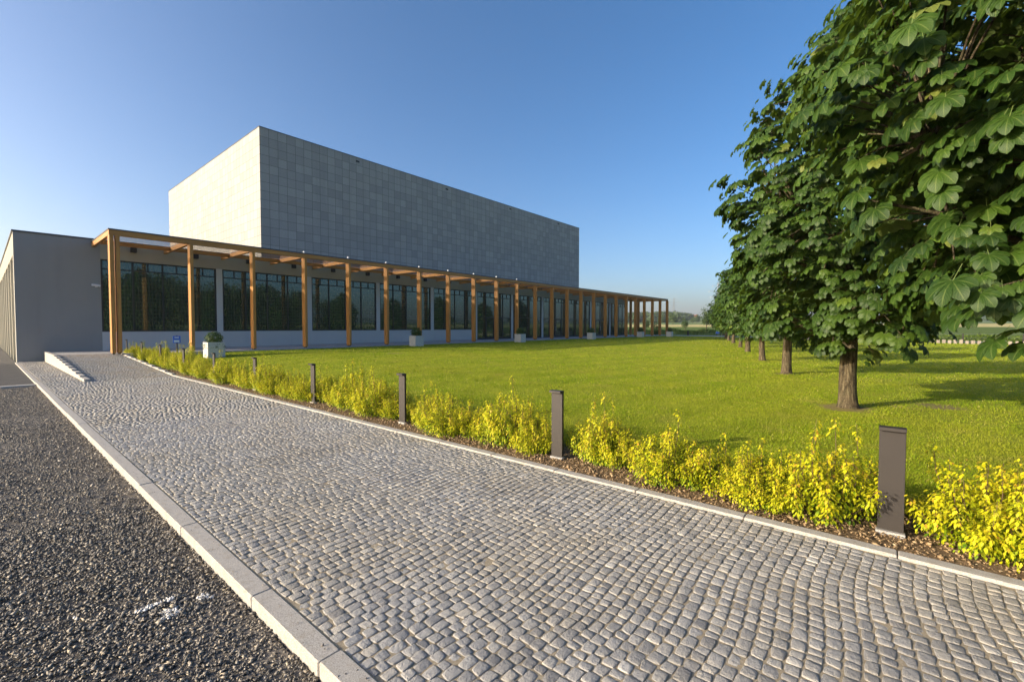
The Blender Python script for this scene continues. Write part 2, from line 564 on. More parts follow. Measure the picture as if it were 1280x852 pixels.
# ------------------------------------------------------------------ ground heights
RAMP0, RAMP1, ZP = 18.3, 27.3, .42
def bed_z(Y):
    return .015 + .19 * np.clip((Y - 17.0) / 11.0, 0, 1)
def ramp_z(Y):
    return ZP * np.clip((Y - RAMP0) / (RAMP1 - RAMP0), 0, 1)
def lawn_z(X, Y):
    X = np.asarray(X, float); Y = np.asarray(Y, float)
    hi = .035 + .31 * sstep(3.0, 22.0, Y) - .16 * sstep(0.0, -9.0, Y) * sstep(12, 26, X)
    w = sstep(5.2, 10.0, X)
    z = bed_z(Y) * (1 - w) + hi * w
    z = z + (.36 - z) * sstep(23.0, 26.0, Y) * sstep(5.2, 8.5, X)
    return z + .02 * np.sin(X * .35 + 1.3) * np.cos(Y * .28) * w * (1 - sstep(20, 25, Y)) 

def terrain_z(x, y):
    r = np.hypot(x, y)
    a = np.degrees(np.arctan2(y, x))
    base = np.interp(r, [0, 76, 96, 170, 330, 520, 820, 1000, 1500, 2200, 3000, 3600, 4200], [-.25, -.25, -.02, 1.75, 3.55, 6.5, 16.5, 17.5, 14, 18, 44, 40, 30])
    right = sstep(9.0, 3.0, a)
    far = np.interp(r, [0, 2000, 3000, 3600, 4200], [0, 0, 18, 16, 10])
    wob = 1 + .28 * np.sin(np.radians(a) * 23) + .15 * np.sin(np.radians(a) * 57 + 1)
    drop = np.interp(r, [0, 400, 820, 1500], [0, 0, -7, -4]) * right
    return base + far * right * wob + drop

# terrain: one sheet to the horizon
def build_terrain():
    rs = np.concatenate([np.linspace(0, 70, 4)[1:], np.linspace(76, 330, 26), np.linspace(360, 1000, 22), np.linspace(1100, 4200, 26)])
    aa = np.radians(np.concatenate([np.linspace(-30, 50, 161)[:-1], np.linspace(50, 330, 113)[:-1]]))
    n = len(aa)
    V = [(0, 0, -.25)]
    for r in rs:
        x, y = r * np.cos(aa), r * np.sin(aa)
        V += list(zip(x, y, terrain_z(x, y)))
    V = np.array(V)
    i = np.arange(n); j = (i + 1) % n
    tri = np.stack([np.zeros(n, int), 1 + i, 1 + j], 1)
    quads = [np.stack([1 + k * n + i, 1 + (k + 1) * n + i, 1 + (k + 1) * n + j, 1 + k * n + j], 1) for k in range(len(rs) - 1)]
    o = link_mesh('terrain', np_mesh('terrain', V, [tri] + quads, smooth=True), M['terrain'])
    tag(o, 'open farmland of green meadow and pale wheat rising to low hills', 'terrain', kind='structure')
build_terrain()

def sheet(name, xs, ys, zf, mat, label, cat):
    X, Y = np.meshgrid(xs, ys)
    Z = zf(X, Y) if callable(zf) else np.full_like(X, zf)
    V = np.stack([X.ravel(), Y.ravel(), np.asarray(Z).ravel()], 1)
    nx, ny = len(xs), len(ys)
    i, j = np.meshgrid(np.arange(nx - 1), np.arange(ny - 1))
    a = (j * nx + i).ravel()
    o = link_mesh(name, np_mesh(name, V, [np.stack([a, a + 1, a + nx + 1, a + nx], 1)], smooth=True), mat)
    return tag(o, label, cat, kind='structure')

sheet('lawn', np.concatenate([np.arange(5.16, 12, .3), np.arange(12, 67.5, 1.0)]), np.concatenate([np.arange(-40, -6, 2.0), np.arange(-6, 26.3, .5)]), lawn_z, M['lawn'], 'mown green lawn stretching from the shrub bed to the colonnade', 'lawn')
sheet('planting_bed', np.array([4.2, 4.45, 4.7, 4.95, 5.25]), np.arange(-6, 29.01, .5), lambda X, Y: bed_z(Y) - .01 + .02 * np.sin(Y * 3.1 + X * 5) * .5, M['soil'], 'bare brown soil strip under the golden shrubs', 'soil')
sheet('gravel_ground', np.concatenate([[-60, -20, -6], np.arange(-4, 1.06, .25)]), np.concatenate([[-40, -20], np.arange(-6, 18.81, .4)]), lambda X, Y: -.085 + .012 * np.sin(X * 2.3 + Y * .8) * np.cos(Y * 1.3), M['gravel_base'], 'dark crushed stone yard left of the kerb', 'gravel ground')
sheet('gravel_yard', np.array([-60, -20, -5, 1.06]), np.array([19.1, 30, 50, 90.]), -.06, M['asphalt'], 'smooth dark yard along the side of the grey wing', 'yard')
sheet('walkway', np.array([67.5, 70.0, 72.0]), np.array([-40, 0, 20, 40, 60.]), lambda X, Y: lawn_z(67, np.minimum(Y, 26)) + .01, M['path_far'], 'pale paved walkway crossing beyond the far end of the lawn', 'walkway')
sheet('meadow_strip', np.array([66.9, 67.6]), np.array([-40, 0, 26.]), lambda X, Y: lawn_z(67, np.minimum(Y, 26)) - .03, M['lawn'], 'thin grass verge before the far walkway', 'verge')

# path: sand sheet + real setts
sheet('path', np.array([1.13, 2.0]), np.array([18.25, 25, 31.3]), -.0044, M['sand'], 'sandy bed of the low cobbled strip beside the ramp wall', 'path')
sheet('path', np.array([1.13, 4.13]), np.array([-6, 0, 6, 12, 18.25]), -.0044, M['sand'], 'sandy bed of the cobbled path', 'path')
sheet('path', np.array([2.05, 4.13]), np.concatenate([np.arange(18.25, 27.5, .45)]),
      lambda X, Y: ramp_z(Y) - .0044, M['sand'], 'sandy bed of the cobbled ramp running up to the colonnade', 'path')

def setts(name, x0, x1, y0, y1, zf, rng, pitch=.071):
    """rows of hand-cut setts laid across the path, one mesh"""
    Vs, Fs, var, gro = [], [], [], []
    base = 0
    y = y0
    row = 0
    def wob(x, yy):
        return .035 * math.sin(x * 1.9 + yy * .35) + .03 * math.sin(yy * .9 + x * .7) + .02 * math.sin(x * 4.1 + yy * 1.7)
    while y < y1:
        ph = pitch * rng.uniform(.93, 1.07)
        x = x0 + rng.uniform(-.05, .0)
        far = y > 9.5
        N = 3 if far else 6
        while x < x1 - .03:
            w = pitch * rng.uniform(.75, 1.45)
            xa, xb = max(x, x0), min(x + w, x1)
            x += w
            if xb - xa < .026: continue
            gap = rng.uniform(.002, .0060)
            ax, bx = xa + gap, xb - gap
            g2 = rng.uniform(.002, .0064)
            ay, by = y + g2, y + ph - g2
            cx, cy = (ax + bx) / 2, (ay + by) / 2
            hx, hy = (bx - ax) / 2, (by - ay) / 2
            t = np.array([-1, -.87, -.3, .3, .87, 1]) if N == 6 else np.array([-1, 0, 1.])
            U, W = np.meshgrid(t, t)
            # rounded, chipped outline
            jig = np.array([[rng.uniform(-.15, .15) for _ in range(8)]])[0]
            k = 1 - .10 * (np.abs(U) * np.abs(W)) ** 2
            PX = U * hx * k * (1 + jig[0] * W * .9)
            PY = W * hy * k * (1 + jig[1] * U * .9) + jig[4] * U * hy * .6
            d = np.maximum(np.abs(U), np.abs(W))
            dome = np.where(d > .9, -.0017 if N == 6 else -.0010, 0) - .0003 * (U ** 2 + W ** 2)
            tilt = jig[2] * .012 * U + jig[3] * .013 * W + rng.gauss(0, .0013)
            PZ = dome + tilt
            if not far:
                PZ = PZ + np.array([[rng.uniform(-.0015, .0015) for _ in range(N)] for _ in range(N)])
            X = cx + PX; Y = cy + PY + wob(cx, cy) 
            Z = PZ + zf(cx, cy)
            top = np.stack([X.ravel(), Y.ravel(), Z.ravel()], 1)
            # skirt
            idx = [(0, i) for i in range(N)] + [(i, N - 1) for i in range(1, N)] + [(N - 1, i) for i in range(N - 2, -1, -1)] + [(i, 0) for i in range(N - 2, 0, -1)]
            li = np.array([r_ * N + c_ for r_, c_ in idx])
            sk = top[li].copy()
            sk[:, 0] = cx + (sk[:, 0] - cx) * 1.04
            sk[:, 2] -= .035
            Vs.append(top); Vs.append(sk)
            n0 = base; n1 = base + N * N
            q = [(n0 + r_ * N + c_, n0 + r_ * N + c_ + 1, n0 + (r_ + 1) * N + c_ + 1, n0 + (r_ + 1) * N + c_) for r_ in range(N - 1) for c_ in range(N - 1)]
            L = len(li)
            q += [(n1 + i, n1 + (i + 1) % L, n0 + li[(i + 1) % L], n0 + li[i]) for i in range(L)]
            Fs.append(np.array(q))
            vv = min(1, max(0, rng.gauss(.48, .22)))
            var.append(np.full(N * N + L, vv))
            gro.append(np.concatenate([np.clip((d.ravel() - .6) * .9, 0, 1) * .7, np.ones(L)]))
            base += N * N + L
        y += ph
        row += 1
    me = np_mesh(name, np.concatenate(Vs), [np.concatenate(Fs)], attrs={'var': np.concatenate(var), 'grout': np.concatenate(gro)})
    return link_mesh(name, me, M['setts'])

rg = random.Random(4)
o = setts('cobblestone_paving', 1.14, 4.115, -2.6, RAMP0, lambda x, y: 0.0, rg)
tag(o, 'worn grey granite setts laid in wavering rows across the path', 'cobbled path', kind='structure')
o = setts('ramp_paving', 2.1, 4.115, RAMP0, RAMP1 - .02, lambda x, y: float(ramp_z(y)), rg)
tag(o, 'grey granite setts climbing the ramp between stepped kerbs', 'cobbled ramp', kind='structure')
o = setts('side_paving', 1.14, 1.94, RAMP0, 31.15, lambda x, y: 0.0, rg)
tag(o, 'grey granite setts in the low strip beside the ramp wall', 'cobbled strip', kind='structure')

# kerbs
def kerb_run(name, label, segs):
    b = MB()
    for s in segs: b.box(*s, bev=.006)
    return tag(b.build(name, M['kerb']), label, 'kerb', kind='structure')
rk = random.Random(11)
segs = []
y = -3.0 + .22
while y < 31.1:
    L = min((.82 if y < 2.5 else 1.5) + rk.uniform(-.03, .03), 31.15 - y)
    dx, dz = rk.uniform(-.003, .003), rk.uniform(-.003, .003)
    hi = .004 if y < 18.6 else -.012
    segs.append((1.015 + dx, 1.132 + dx, y + .003, y + L - .003, -.30, hi + dz))
    y += L
kerb_run('kerb', 'rough pale granite kerb between the gravel and the cobbles', segs)
segs = []
y = -3.0
while y < RAMP1:
    L = .98 + rk.uniform(-.02, .02)
    if y > RAMP0 - 1: L = .9
    dx, dz = rk.uniform(-.003, .003), rk.uniform(-.002, .002)
    top = .018 + float(ramp_z(y + L))
    segs.append((4.118 + dx, 4.228 + dx, y + .003, y + L - .003, -.30, top + dz))
    y += L
kerb_run('kerb', 'narrow pale granite kerb along the golden shrub bed', segs)
kerb_run('kerb', 'flush concrete edging strip crossing the dark gravel', [(-40, 1.008, 18.82, 19.1, -.3, -.03)])
# stepped cheek wall of the ramp
b = MB()
n = 10
for i in range(n):
    ya = RAMP0 + (RAMP1 + .2 - RAMP0) * i / n
    yb = RAMP0 + (RAMP1 + .2 - RAMP0) * (i + 1) / n
    b.box(1.96, 2.10, ya + (.002 if i else 0), yb - .002, -.3, .035 + ZP * (i + 1) / n, bev=.006)
b.box(1.96, 2.10, RAMP1 + .202, 31.17, -.3, ZP + .036, bev=.006)
tag(b.build('ramp_wall', M['kerb']), 'low pale stone cheek wall stepping up along the ramp', 'low wall')
# platform under the colonnade
b = MB()
b.box(2.103, 4.23, RAMP1 + .002, 31.18, -.3, ZP, bev=.01)
x = 4.234
while x < 69.4:
    b.box(x, min(x + 2.81, 69.5), 26.12, 31.18, -.3, ZP + rk.uniform(-.002, .002), bev=.008)
    x += 2.815
tag(b.build('terrace', M['plinth']), 'low stone terrace floor under the timber colonnade', 'terrace', kind='structure')

# ------------------------------------------------------------------ building
YW, XW0, XW1, ZR = 31.2, 1.08, 64.66, 6.1
bld = empty('exhibition_building', (XW0, YW, 0))
tag(bld, 'modern grey hall with a windowless stone clad block above a long glazed ground floor', 'building')
ox, oy = XW0, YW
def B(x0, x1, y0, y1, z0, z1):      # to the building's own frame
    return (x0 - ox, x1 - ox, y0 - oy, y1 - oy, z0, z1)
WIN0, PITCH, WW = 4.08, 5.52, 5.20
SILL, HEAD, TRANS = 1.39, 5.15, 4.66
bays = [(WIN0 + PITCH * k, WIN0 + PITCH * k + WW) for k in range(11)]
# wing end wall (grey) with a recessed side front of pilasters
b = MB()
b.box(*B(XW0, WIN0, YW, YW + .4, -.3, ZR - .02))
b.build('end_wall', M['wing_render'], bld)
b = MB()
b.box(*B(XW0, XW0 + .4, YW + .4, 78, 5.05, ZR - .02))
yy = YW + .4
b.box(*B(XW0, XW0 + .55, yy, yy + .35, -.3, 5.05))
yy = 34.6
while yy < 77:
    b.box(*B(XW0, XW0 + .55, yy, yy + .42, -.3, 5.05))
    yy += 3.1
b.build('side_front', M['cream_render'], bld)
b = MB()
b.box(*B(XW0 + .22, XW0 + .9, YW + .4, 78, -.3, 5.05))
b.build('side_wall', M['pale_render'], bld)
# long front: base wall, pillars, head wall
b = MB()
for k in range(5):
    x0 = bays[k][0]
    x1 = bays[k + 1][0] if k < 4 else bays[4][1] + .32
    b.box(*B(x0, x1, YW + .001, YW + .38, -.3, SILL))
b.build('base_wall', M['pale_render'], bld)
for k in range(11):
    z0 = SILL if k < 5 else ZP
    xb = bays[k + 1][0] if k < 10 else XW1
    MB().box(*B(bays[k][1], xb, YW - .001, YW + .38, z0 if k < 10 else ZP - .3, HEAD)).build('wall_pillar', M['pale_render'], bld)
b = MB()
b.box(*B(WIN0, XW1, YW, YW + .38, HEAD, ZR - .02))
b.build('head_wall', M['cream_render'], bld)
b = MB()
b.box(*B(XW1 - .4, XW1, YW + .38, 78, -.3, ZR - .02))
b.box(*B(XW0 + .4, XW1 - .4, 77.6, 78, -.3, ZR - .02))
b.build('rear_wall', M['wing_render'], bld)
b = MB()
b.box(*B(XW0 + .4, XW1 - .4, YW + .38, 77.6, 5.6, 5.9))
b.build('roof', M['flashing'], bld)
b = MB()
b.box(*B(XW0 - .05, XW1 + .05, YW - .05, YW + .45, ZR - .02, ZR + .05))
b.box(*B(XW0 - .05, XW0 + .45, YW + .45, 78.05, ZR - .02, ZR + .05))
b.box(*B(XW1 - .45, XW1 + .05, YW + .45, 78.05, ZR - .02, ZR + .05))
b.build('roof_edge', M['flashing'], bld)
# windows: frame mesh with its panes as a sub-part
for k, (x0, x1) in enumerate(bays):
    z0 = SILL if k < 5 else ZP
    fr = MB()
    yf0, yf1 = YW + .05, YW + .14
    fr.box(*B(x0, x1, yf0, yf1, HEAD - .07, HEAD))
    fr.box(*B(x0, x1, yf0, yf1, z0, z0 + .08))
    fr.box(*B(x0, x0 + .08, yf0, yf1, z0 + .08, HEAD - .07))
    fr.box(*B(x1 - .08, x1, yf0, yf1, z0 + .08, HEAD - .07))
    wp = (x1 - x0) / 4
    for j in range(1, 4):
        xm = x0 + wp * j
        fr.box(*B(xm - .035, xm + .035, yf0 + .003, yf1 - .003, z0 + .08, HEAD - .07))
    for j in range(4):
        xa, xb = x0 + wp * j + (.08 if j == 0 else .035), x0 + wp * (j + 1) - (.08 if j == 3 else .035)
        fr.box(*B(xa, xb, yf0 + .006, yf1 - .006, TRANS - .03, TRANS + .03))
        xm = (xa + xb) / 2
        fr.box(*B(xm - .025, xm + .025, yf0 + .008, yf1 - .0044, TRANS + .03, HEAD - .07))
        if k >= 5 and not (j in (1, 2) and k % 2 == 1):
            fr.box(*B(xa, xb, yf0 + .006, yf1 - .006, 2.62, 2.68))
    w = fr.build('window', M['frame'], bld)
    pn = MB()
    rw = random.Random(50 + k)
    for j in range(4):          # panes set with the tiny misalignments of real glazing
        xa, xb = x0 + wp * j + .02, x0 + wp * (j + 1) - .02
        t1, t2 = rw.uniform(-.004, .004), rw.uniform(-.003, .003)
        yg = YW + .10
        pn.quad((xa - ox, yg - oy - t1, z0 + .03), (xb - ox, yg - oy + t1, z0 + .03), (xb - ox, yg - oy + t1 + t2, HEAD - .03), (xa - ox, yg - oy - t1 + t2, HEAD - .03))
    pn.build('pane', M['glass'], w)
    if k >= 5 and k % 2 == 1:     # a pair of door leaves in the two middle lights
        for j, hs in ((1, 1), (2, -1)):
            xa, xb = x0 + wp * j + .038, x0 + wp * (j + 1) - .038
            d = MB()
            d.box(*B(xa, xb, yf0 - .004, yf1 - .02, 2.55, 2.66))
            d.box(*B(xa, xb, yf0 - .004, yf1 - .02, z0 + .083, z0 + .22))
            d.box(*B(xa, xa + .07, yf0 - .004, yf1 - .02, z0 + .22, 2.55))
            d.box(*B(xb - .07, xb, yf0 - .004, yf1 - .02, z0 + .22, 2.55))
            dd = d.build('door', M['frame'], bld)
            xh = xb - .035 if hs > 0 else xa + .035
            h = MB()
            h.tube([(xh - ox, yf0 - oy - .05, 1.2), (xh - ox, yf0 - oy - .05, 1.75)], [.014, .014], 6)
            h.tube([(xh - ox, yf0 - oy - .05, 1.25), (xh - ox, yf0 - oy, 1.25)], [.01, .01], 5)
            h.tube([(xh - ox, yf0 - oy - .05, 1.7), (xh - ox, yf0 - oy, 1.7)], [.01, .01], 5)
            h.build('handle', M['steel'], dd)
# interior darkness needs walls behind the panes
b = MB()
b.box(*B(XW0 + .9, XW1 - .4, YW + .6, YW + .8, ZP, 5.6))
b.build('inner_wall', M['frame'], bld)
# stone block
BX0, BX1, BY0, BY1, BZ = 14.16, 60.44, 37.3, 62.9, 17.0
mp = bpy.data.meshes.new('stone_block')
b = MB()
b.box(0, BX1 - BX0, 0, BY1 - BY0, 5.9 - BZ, 0)
o = b.build('stone_block', M['panels'], bld, loc=(BX0 - ox, BY0 - oy, BZ))
b = MB()
e = .03
b.box(*B(BX0 - e, BX1 + e, BY0 - e, BY0 + .3, BZ, BZ + .05))
b.box(*B(BX0 - e, BX0 + .3, BY0 + .3, BY1 + e, BZ, BZ + .05))
b.box(*B(BX1 - .3, BX1 + e, BY0 + .3, BY1 + e, BZ, BZ + .05))
b.build('block_coping', M['flashing'], bld)
for xv in (22.47, 33.2, 43.9, 54.7):
    b = MB()
    b.box(*B(xv - .17, xv + .17, BY0 - .03, BY0 + .05, 16.59, 16.74))
    b.build('vent', M['black'], bld)

# ------------------------------------------------------------------ timber colonnade
PX0, PDX, NP, PY = 3.97, 2.815, 24, 26.5
per = empty('timber_pergola', (PX0, PY, ZP))
tag(per, 'long honey brown timber pergola of slim posts with a glass roof along the front', 'pergola')
def P(x0, x1, y0, y1, z0, z1):
    return (x0 - PX0, x1 - PX0, y0 - PY, y1 - PY, z0 - ZP, z1 - ZP)
BT, BB = 5.93, 5.70
ft = MB()
proto = foot = None
def add_post(xc):
    global proto, foot
    if proto is None:
        b = MB().box(-.07, .07, -.20, .20, .055, BB - ZP - .002, bev=.006)
        proto = b.build('post', M['wood_post'], per)
        foot = MB().box(-.045, .045, -.12, .12, 0, .055).build('post_shoe', M['dark_metal'], proto)
        p = proto
    else:
        p = proto.copy(); COL.objects.link(p); p.parent = per
        f = foot.copy(); COL.objects.link(f); f.parent = p
    p.location = (xc - PX0, 0, 0)
add_post(3.82)
add_post(4.03)
for i in range(1, NP):
    add_post(PX0 + PDX * i)
XE0, XE1 = 3.75, PX0 + PDX * (NP - 1) + .08
b = MB()
b.box(*P(XE0, XE1, PY - .10, PY + .08, BB, BT), bev=.005)
b.build('front_beam', M['wood_beam_x'], per)
b = MB()
b.box(*P(XE0 + .14, XE1, 29.72, 29.88, BB + .02, BT - .01), bev=.005)
b.build('inner_beam', M['wood_beam_x'], per)
b = MB()
b.box(*P(XE0, XE0 + .138, PY + .082, 31.14, BB, BT), bev=.005)
b.build('end_beam', M['wood_beam_y'], per)
for i in range(1, NP):
    xc = PX0 + PDX * i
    b = MB()
    b.box(-.07, .07, PY + .082 - PY, 29.718 - PY, BB + .01 - ZP, BT - .002 - ZP, bev=.005)
    yend = 31.14 if xc < XW1 else 31.6
    b.box(-.07, .07, 29.882 - PY, yend - PY, BB + .01 - ZP, BT - .002 - ZP, bev=.005)
    b.build('rafter', M['wood_beam_y'], per, loc=(xc - PX0, 0, 0))
b = MB()
x = XE0 + .01
for i in range(NP):
    xa = XE0 + .02 if i == 0 else PX0 + PDX * i - PDX + .02 - .0
    xb = PX0 + PDX * (i + 0) - .02 if i > 0 else None
for i in range(NP - 1):
    xa, xb = PX0 + PDX * i + .03, PX0 + PDX * (i + 1) - .03
    x0_, x1_, y0_, y1_, z0_, _ = P(xa, xb, PY - .06, 31.16, BT + .018, BT + .02)
    b.quad((x0_, y0_, z0_), (x1_, y0_, z0_), (x1_, y1_, z0_), (x0_, y1_, z0_))
b.build('glass_roof', M['roof_glass'], per)
b = MB()
b.box(*P(XE0 - .02, XE1 + .02, PY - .13, PY - .07, BT + .001, BT + .055))
b.box(*P(XE0 - .02, XE0 + .05, PY - .07, 31.16, BT + .001, BT + .055))
for i in range(1, NP):
    xc = PX0 + PDX * i
    b.box(*P(xc - .03, xc + .03, PY - .068, 31.16, BT + .001, BT + .045))
b.build('roof_trim', M['flashing'], per)
# freestanding end posts at the back, where the colonnade runs past the building
for xc in (PX0 + PDX * 22, PX0 + PDX * 23):
    p = proto.copy(); COL.objects.link(p); p.parent = per; p.location = (xc - PX0, 31.2 - PY, 0)
    f = foot.copy(); COL.objects.link(f); f.parent = p
b = MB()
b.box(*P(XW1 + .06, XE1, 31.142, 31.32, BB, BT), bev=.005)
b.build('rear_beam', M['wood_beam_x'], per)

# small lamps on the roof edge above the posts
ords = ['first', 'second', 'third', 'fourth', 'fifth', 'sixth', 'seventh', 'eighth', 'ninth', 'tenth', 'eleventh', 'twelfth']
for k, i in enumerate(range(3, 11)):
    b = MB()
    xc = PX0 + PDX * i
    b.tube([(0, 0, 0), (0, 0, .07)], [.02, .02], 8)
    b.tube([(0, 0, .07), (0, 0, .09), (0, 0, .15), (0, 0, .17)], [.04, .06, .06, .03], 10)
    o = b.build('roof_spotlight', M['white_plastic'], loc=(xc, PY + .0, BT + .0005))
    tag(o, 'tiny white spotlight on the pergola edge over the %s timber post from the entrance corner' % ords[i], 'spotlight', 'spotlights on the pergola edge')
# speakers hung under the roof at the head wall
for k in range(9):
    xs = 5.4 + 2.815 * k
    t = empty('wall_speaker', (xs, YW - .02, 5.62))
    MB().box(-.12, .12, -.24, -.02, 0, .30, bev=.015).build('cabinet', M['black'], t)
    MB().box(-.03, .03, -.02, .018, .1, .2).build('bracket', M['steel'], t)
    tag(t, 'black loudspeaker box on the head wall, %s counted from the entrance corner' % ords[k], 'loudspeaker', 'loudspeakers under the pergola roof')
# camera on the grey end wall
t = empty('security_camera', (3.9, YW, 3.72))
MB().box(-.05, .05, -.06, -.001, -.05, .05, bev=.01).build('mount', M['white_plastic'], t)
MB().tube([(0, -.06, 0), (-.02, -.2, .02)], [.02, .02], 8).tube([(-.2, -.26, .05), (.12, -.2, .02)], [.055, .055], 10).build('camera_body', M['white_plastic'], t)
tag(t, 'small white security camera fixed to the grey end wall beside the first window', 'camera')

# ------------------------------------------------------------------ far yard furniture
t = empty('sign_post', (6.05, 26.05, float(lawn_z(6.05, 26.0))))
MB().box(-.025, .025, -.025, .025, 0, 1.02, bev=.004).build('pole', M['dark_metal'], t)
pb = MB().box(-.16, .14, -.045, -.026, .66, 1.0, bev=.004).build('sign_board', M['sign_blue'], t)
MB().box(-.12, .09, -.049, -.046, .70, .80).box(-.10, .07, -.049, -.046, .90, .94).build('sign_symbol', M['sign_white'], pb)
tag(t, 'small blue and white sign on a thin dark post between the shrubs and terrace', 'sign')

# bollards along the bed
bol = None
bol_y = [-.03 + 3.135 * k for k in range(10)]
bl_names = ['first in the row, nearest the camera', 'second in the row from the camera', 'third in the row from the camera', 'fourth in the row from the camera', 'fifth in the row from the camera',
            'sixth in the row from the camera', 'seventh in the row from the camera', 'eighth in the row from the camera', 'ninth in the row, beside the ramp top', 'last in the row, by the entrance posts']
for k, yb in enumerate(bol_y):
    if bol is None:
        bol = empty('bollard_light', (4.55, yb, 0))
        MB().box(-.018, .018, -.08, .08, .02, .80, bev=.003).build('body', M['dark_metal'], bol)
        MB().box(-.065, .021, -.082, .082, .802, .83, bev=.003).build('cap', M['dark_metal'], bol)
        MB().box(-.035, .035, -.09, .09, -.1, .012, bev=.004).build('footing', M['plinth'], bol)
        o = bol
    else:
        o = copy_tree(bol)
        o.location = (4.55, yb, 0)
    o.location.z = float(bed_z(yb)) + .005
    o['label'] = 'dark brown flat metal bollard, ' + bl_names[k]
    o['category'] = 'bollard'
    o['group'] = 'bollards in the shrub bed'

# ------------------------------------------------------------------ leaves, shrubs and trees
def rot_frames(nrm, ax):
    """orthonormal frames; nrm, ax (n,3)"""
    nrm = nrm / np.linalg.norm(nrm, axis=1, keepdims=True)
    ax = ax - nrm * np.sum(ax * nrm, 1, keepdims=True)
    ax = ax / np.maximum(np.linalg.norm(ax, axis=1, keepdims=True), 1e-6)
    side = np.cross(nrm, ax)
    return nrm, ax, side

def leaf_shape(kind):
    """returns local verts (x along, y across, z up), faces, uv"""
    V, T, Q, UV = [], [], [], []
    if kind in ('palm7', 'palm5', 'palm3'):
        if kind == 'palm7':
            angs, lens, seg = [-112, -76, -38, 0, 38, 76, 112], [.50, .76, .95, 1.0, .95, .76, .50], [0, .2, .45, .66, .82, .93, 1.0]
        elif kind == 'palm5':
            angs, lens, seg = [-95, -48, 0, 48, 95], [.62, .9, 1.0, .9, .62], [0, .4, .7, .9, 1.0]
        else:
            angs, lens, seg = [-70, 0, 70], [.8, 1.0, .8], [0, .55, 1.0]
        for a, L in zip(angs, lens):
            ca, sa = math.cos(R(a)), math.sin(R(a))
            b = len(V)
            def wid(s):
                if s <= 0: return .012
                if s >= 1: return 0.0
                return (.285 if kind != 'palm3' else .28) * math.sin(math.pi * min(1, s ** 1.9)) ** .7 * L
            for s in seg:
                w = wid(s)
                x = s * L
                z0 = .10 * math.sin(s * 2.2) - .42 * (x ** 2)
                for q in (-1, 0, 1):
                    yy = q * w
                    z = z0 + (-.0 if q == 0 else .20 * w)
                    V.append((ca * x - sa * yy, sa * x + ca * yy, z))
                    UV.append((q, s, 0))
            for i in range(len(seg) - 1):
                r0, r1 = b + i * 3, b + i * 3 + 3
                Q += [(r0, r1, r1 + 1, r0 + 1), (r0 + 1, r1 + 1, r1 + 2, r0 + 2)]
        if kind == 'palm7':     # petiole
            b = len(V)
            V += [(-.75, -.012, .12), (-.75, .012, .12), (0, .014, 0), (0, -.014, 0)]
            UV += [(0, .5, 0)] * 4
            Q.append((b, b + 1, b + 2, b + 3))
    else:    # simple folded leaf
        V = [(0, 0, 0), (.4, -.26, .05), (.45, 0, -.02), (.4, .26, .05), (1, 0, -.08)]
        UV = [(0, 0, 0), (-1, .4, 0), (0, .45, 0), (1, .4, 0), (0, 1, 0)]
        Q = [(0, 1, 4, 2), (0, 2, 4, 3)]
    return np.array(V, float), np.array(Q), np.array(UV, float)

def place_leaves(shape, P_, N_, A_, S_, var):
    V, Q, UV = shape
    n, m = len(P_), len(V)
    N_, A_, D_ = rot_frames(N_, A_)
    W = (P_[:, None, :] + S_[:, None, None] * (V[None, :, 0:1] * A_[:, None, :] + V[None, :, 1:2] * D_[:, None, :] + V[None, :, 2:3] * N_[:, None, :])).reshape(-1, 3)
    F = (Q[None, :, :] + (np.arange(n) * m)[:, None, None]).reshape(-1, 4)
    return W, F, np.tile(UV, (n, 1)), np.repeat(var, m)

def crown_radius(t, R0):
    return R0 * np.where(t < .28, .70 + .30 * np.sin(np.clip(t, 0, .28) / .28 * np.pi / 2), np.power(np.clip(1 - ((t - .28) / .72) ** 1.9, 0, 1), .75))

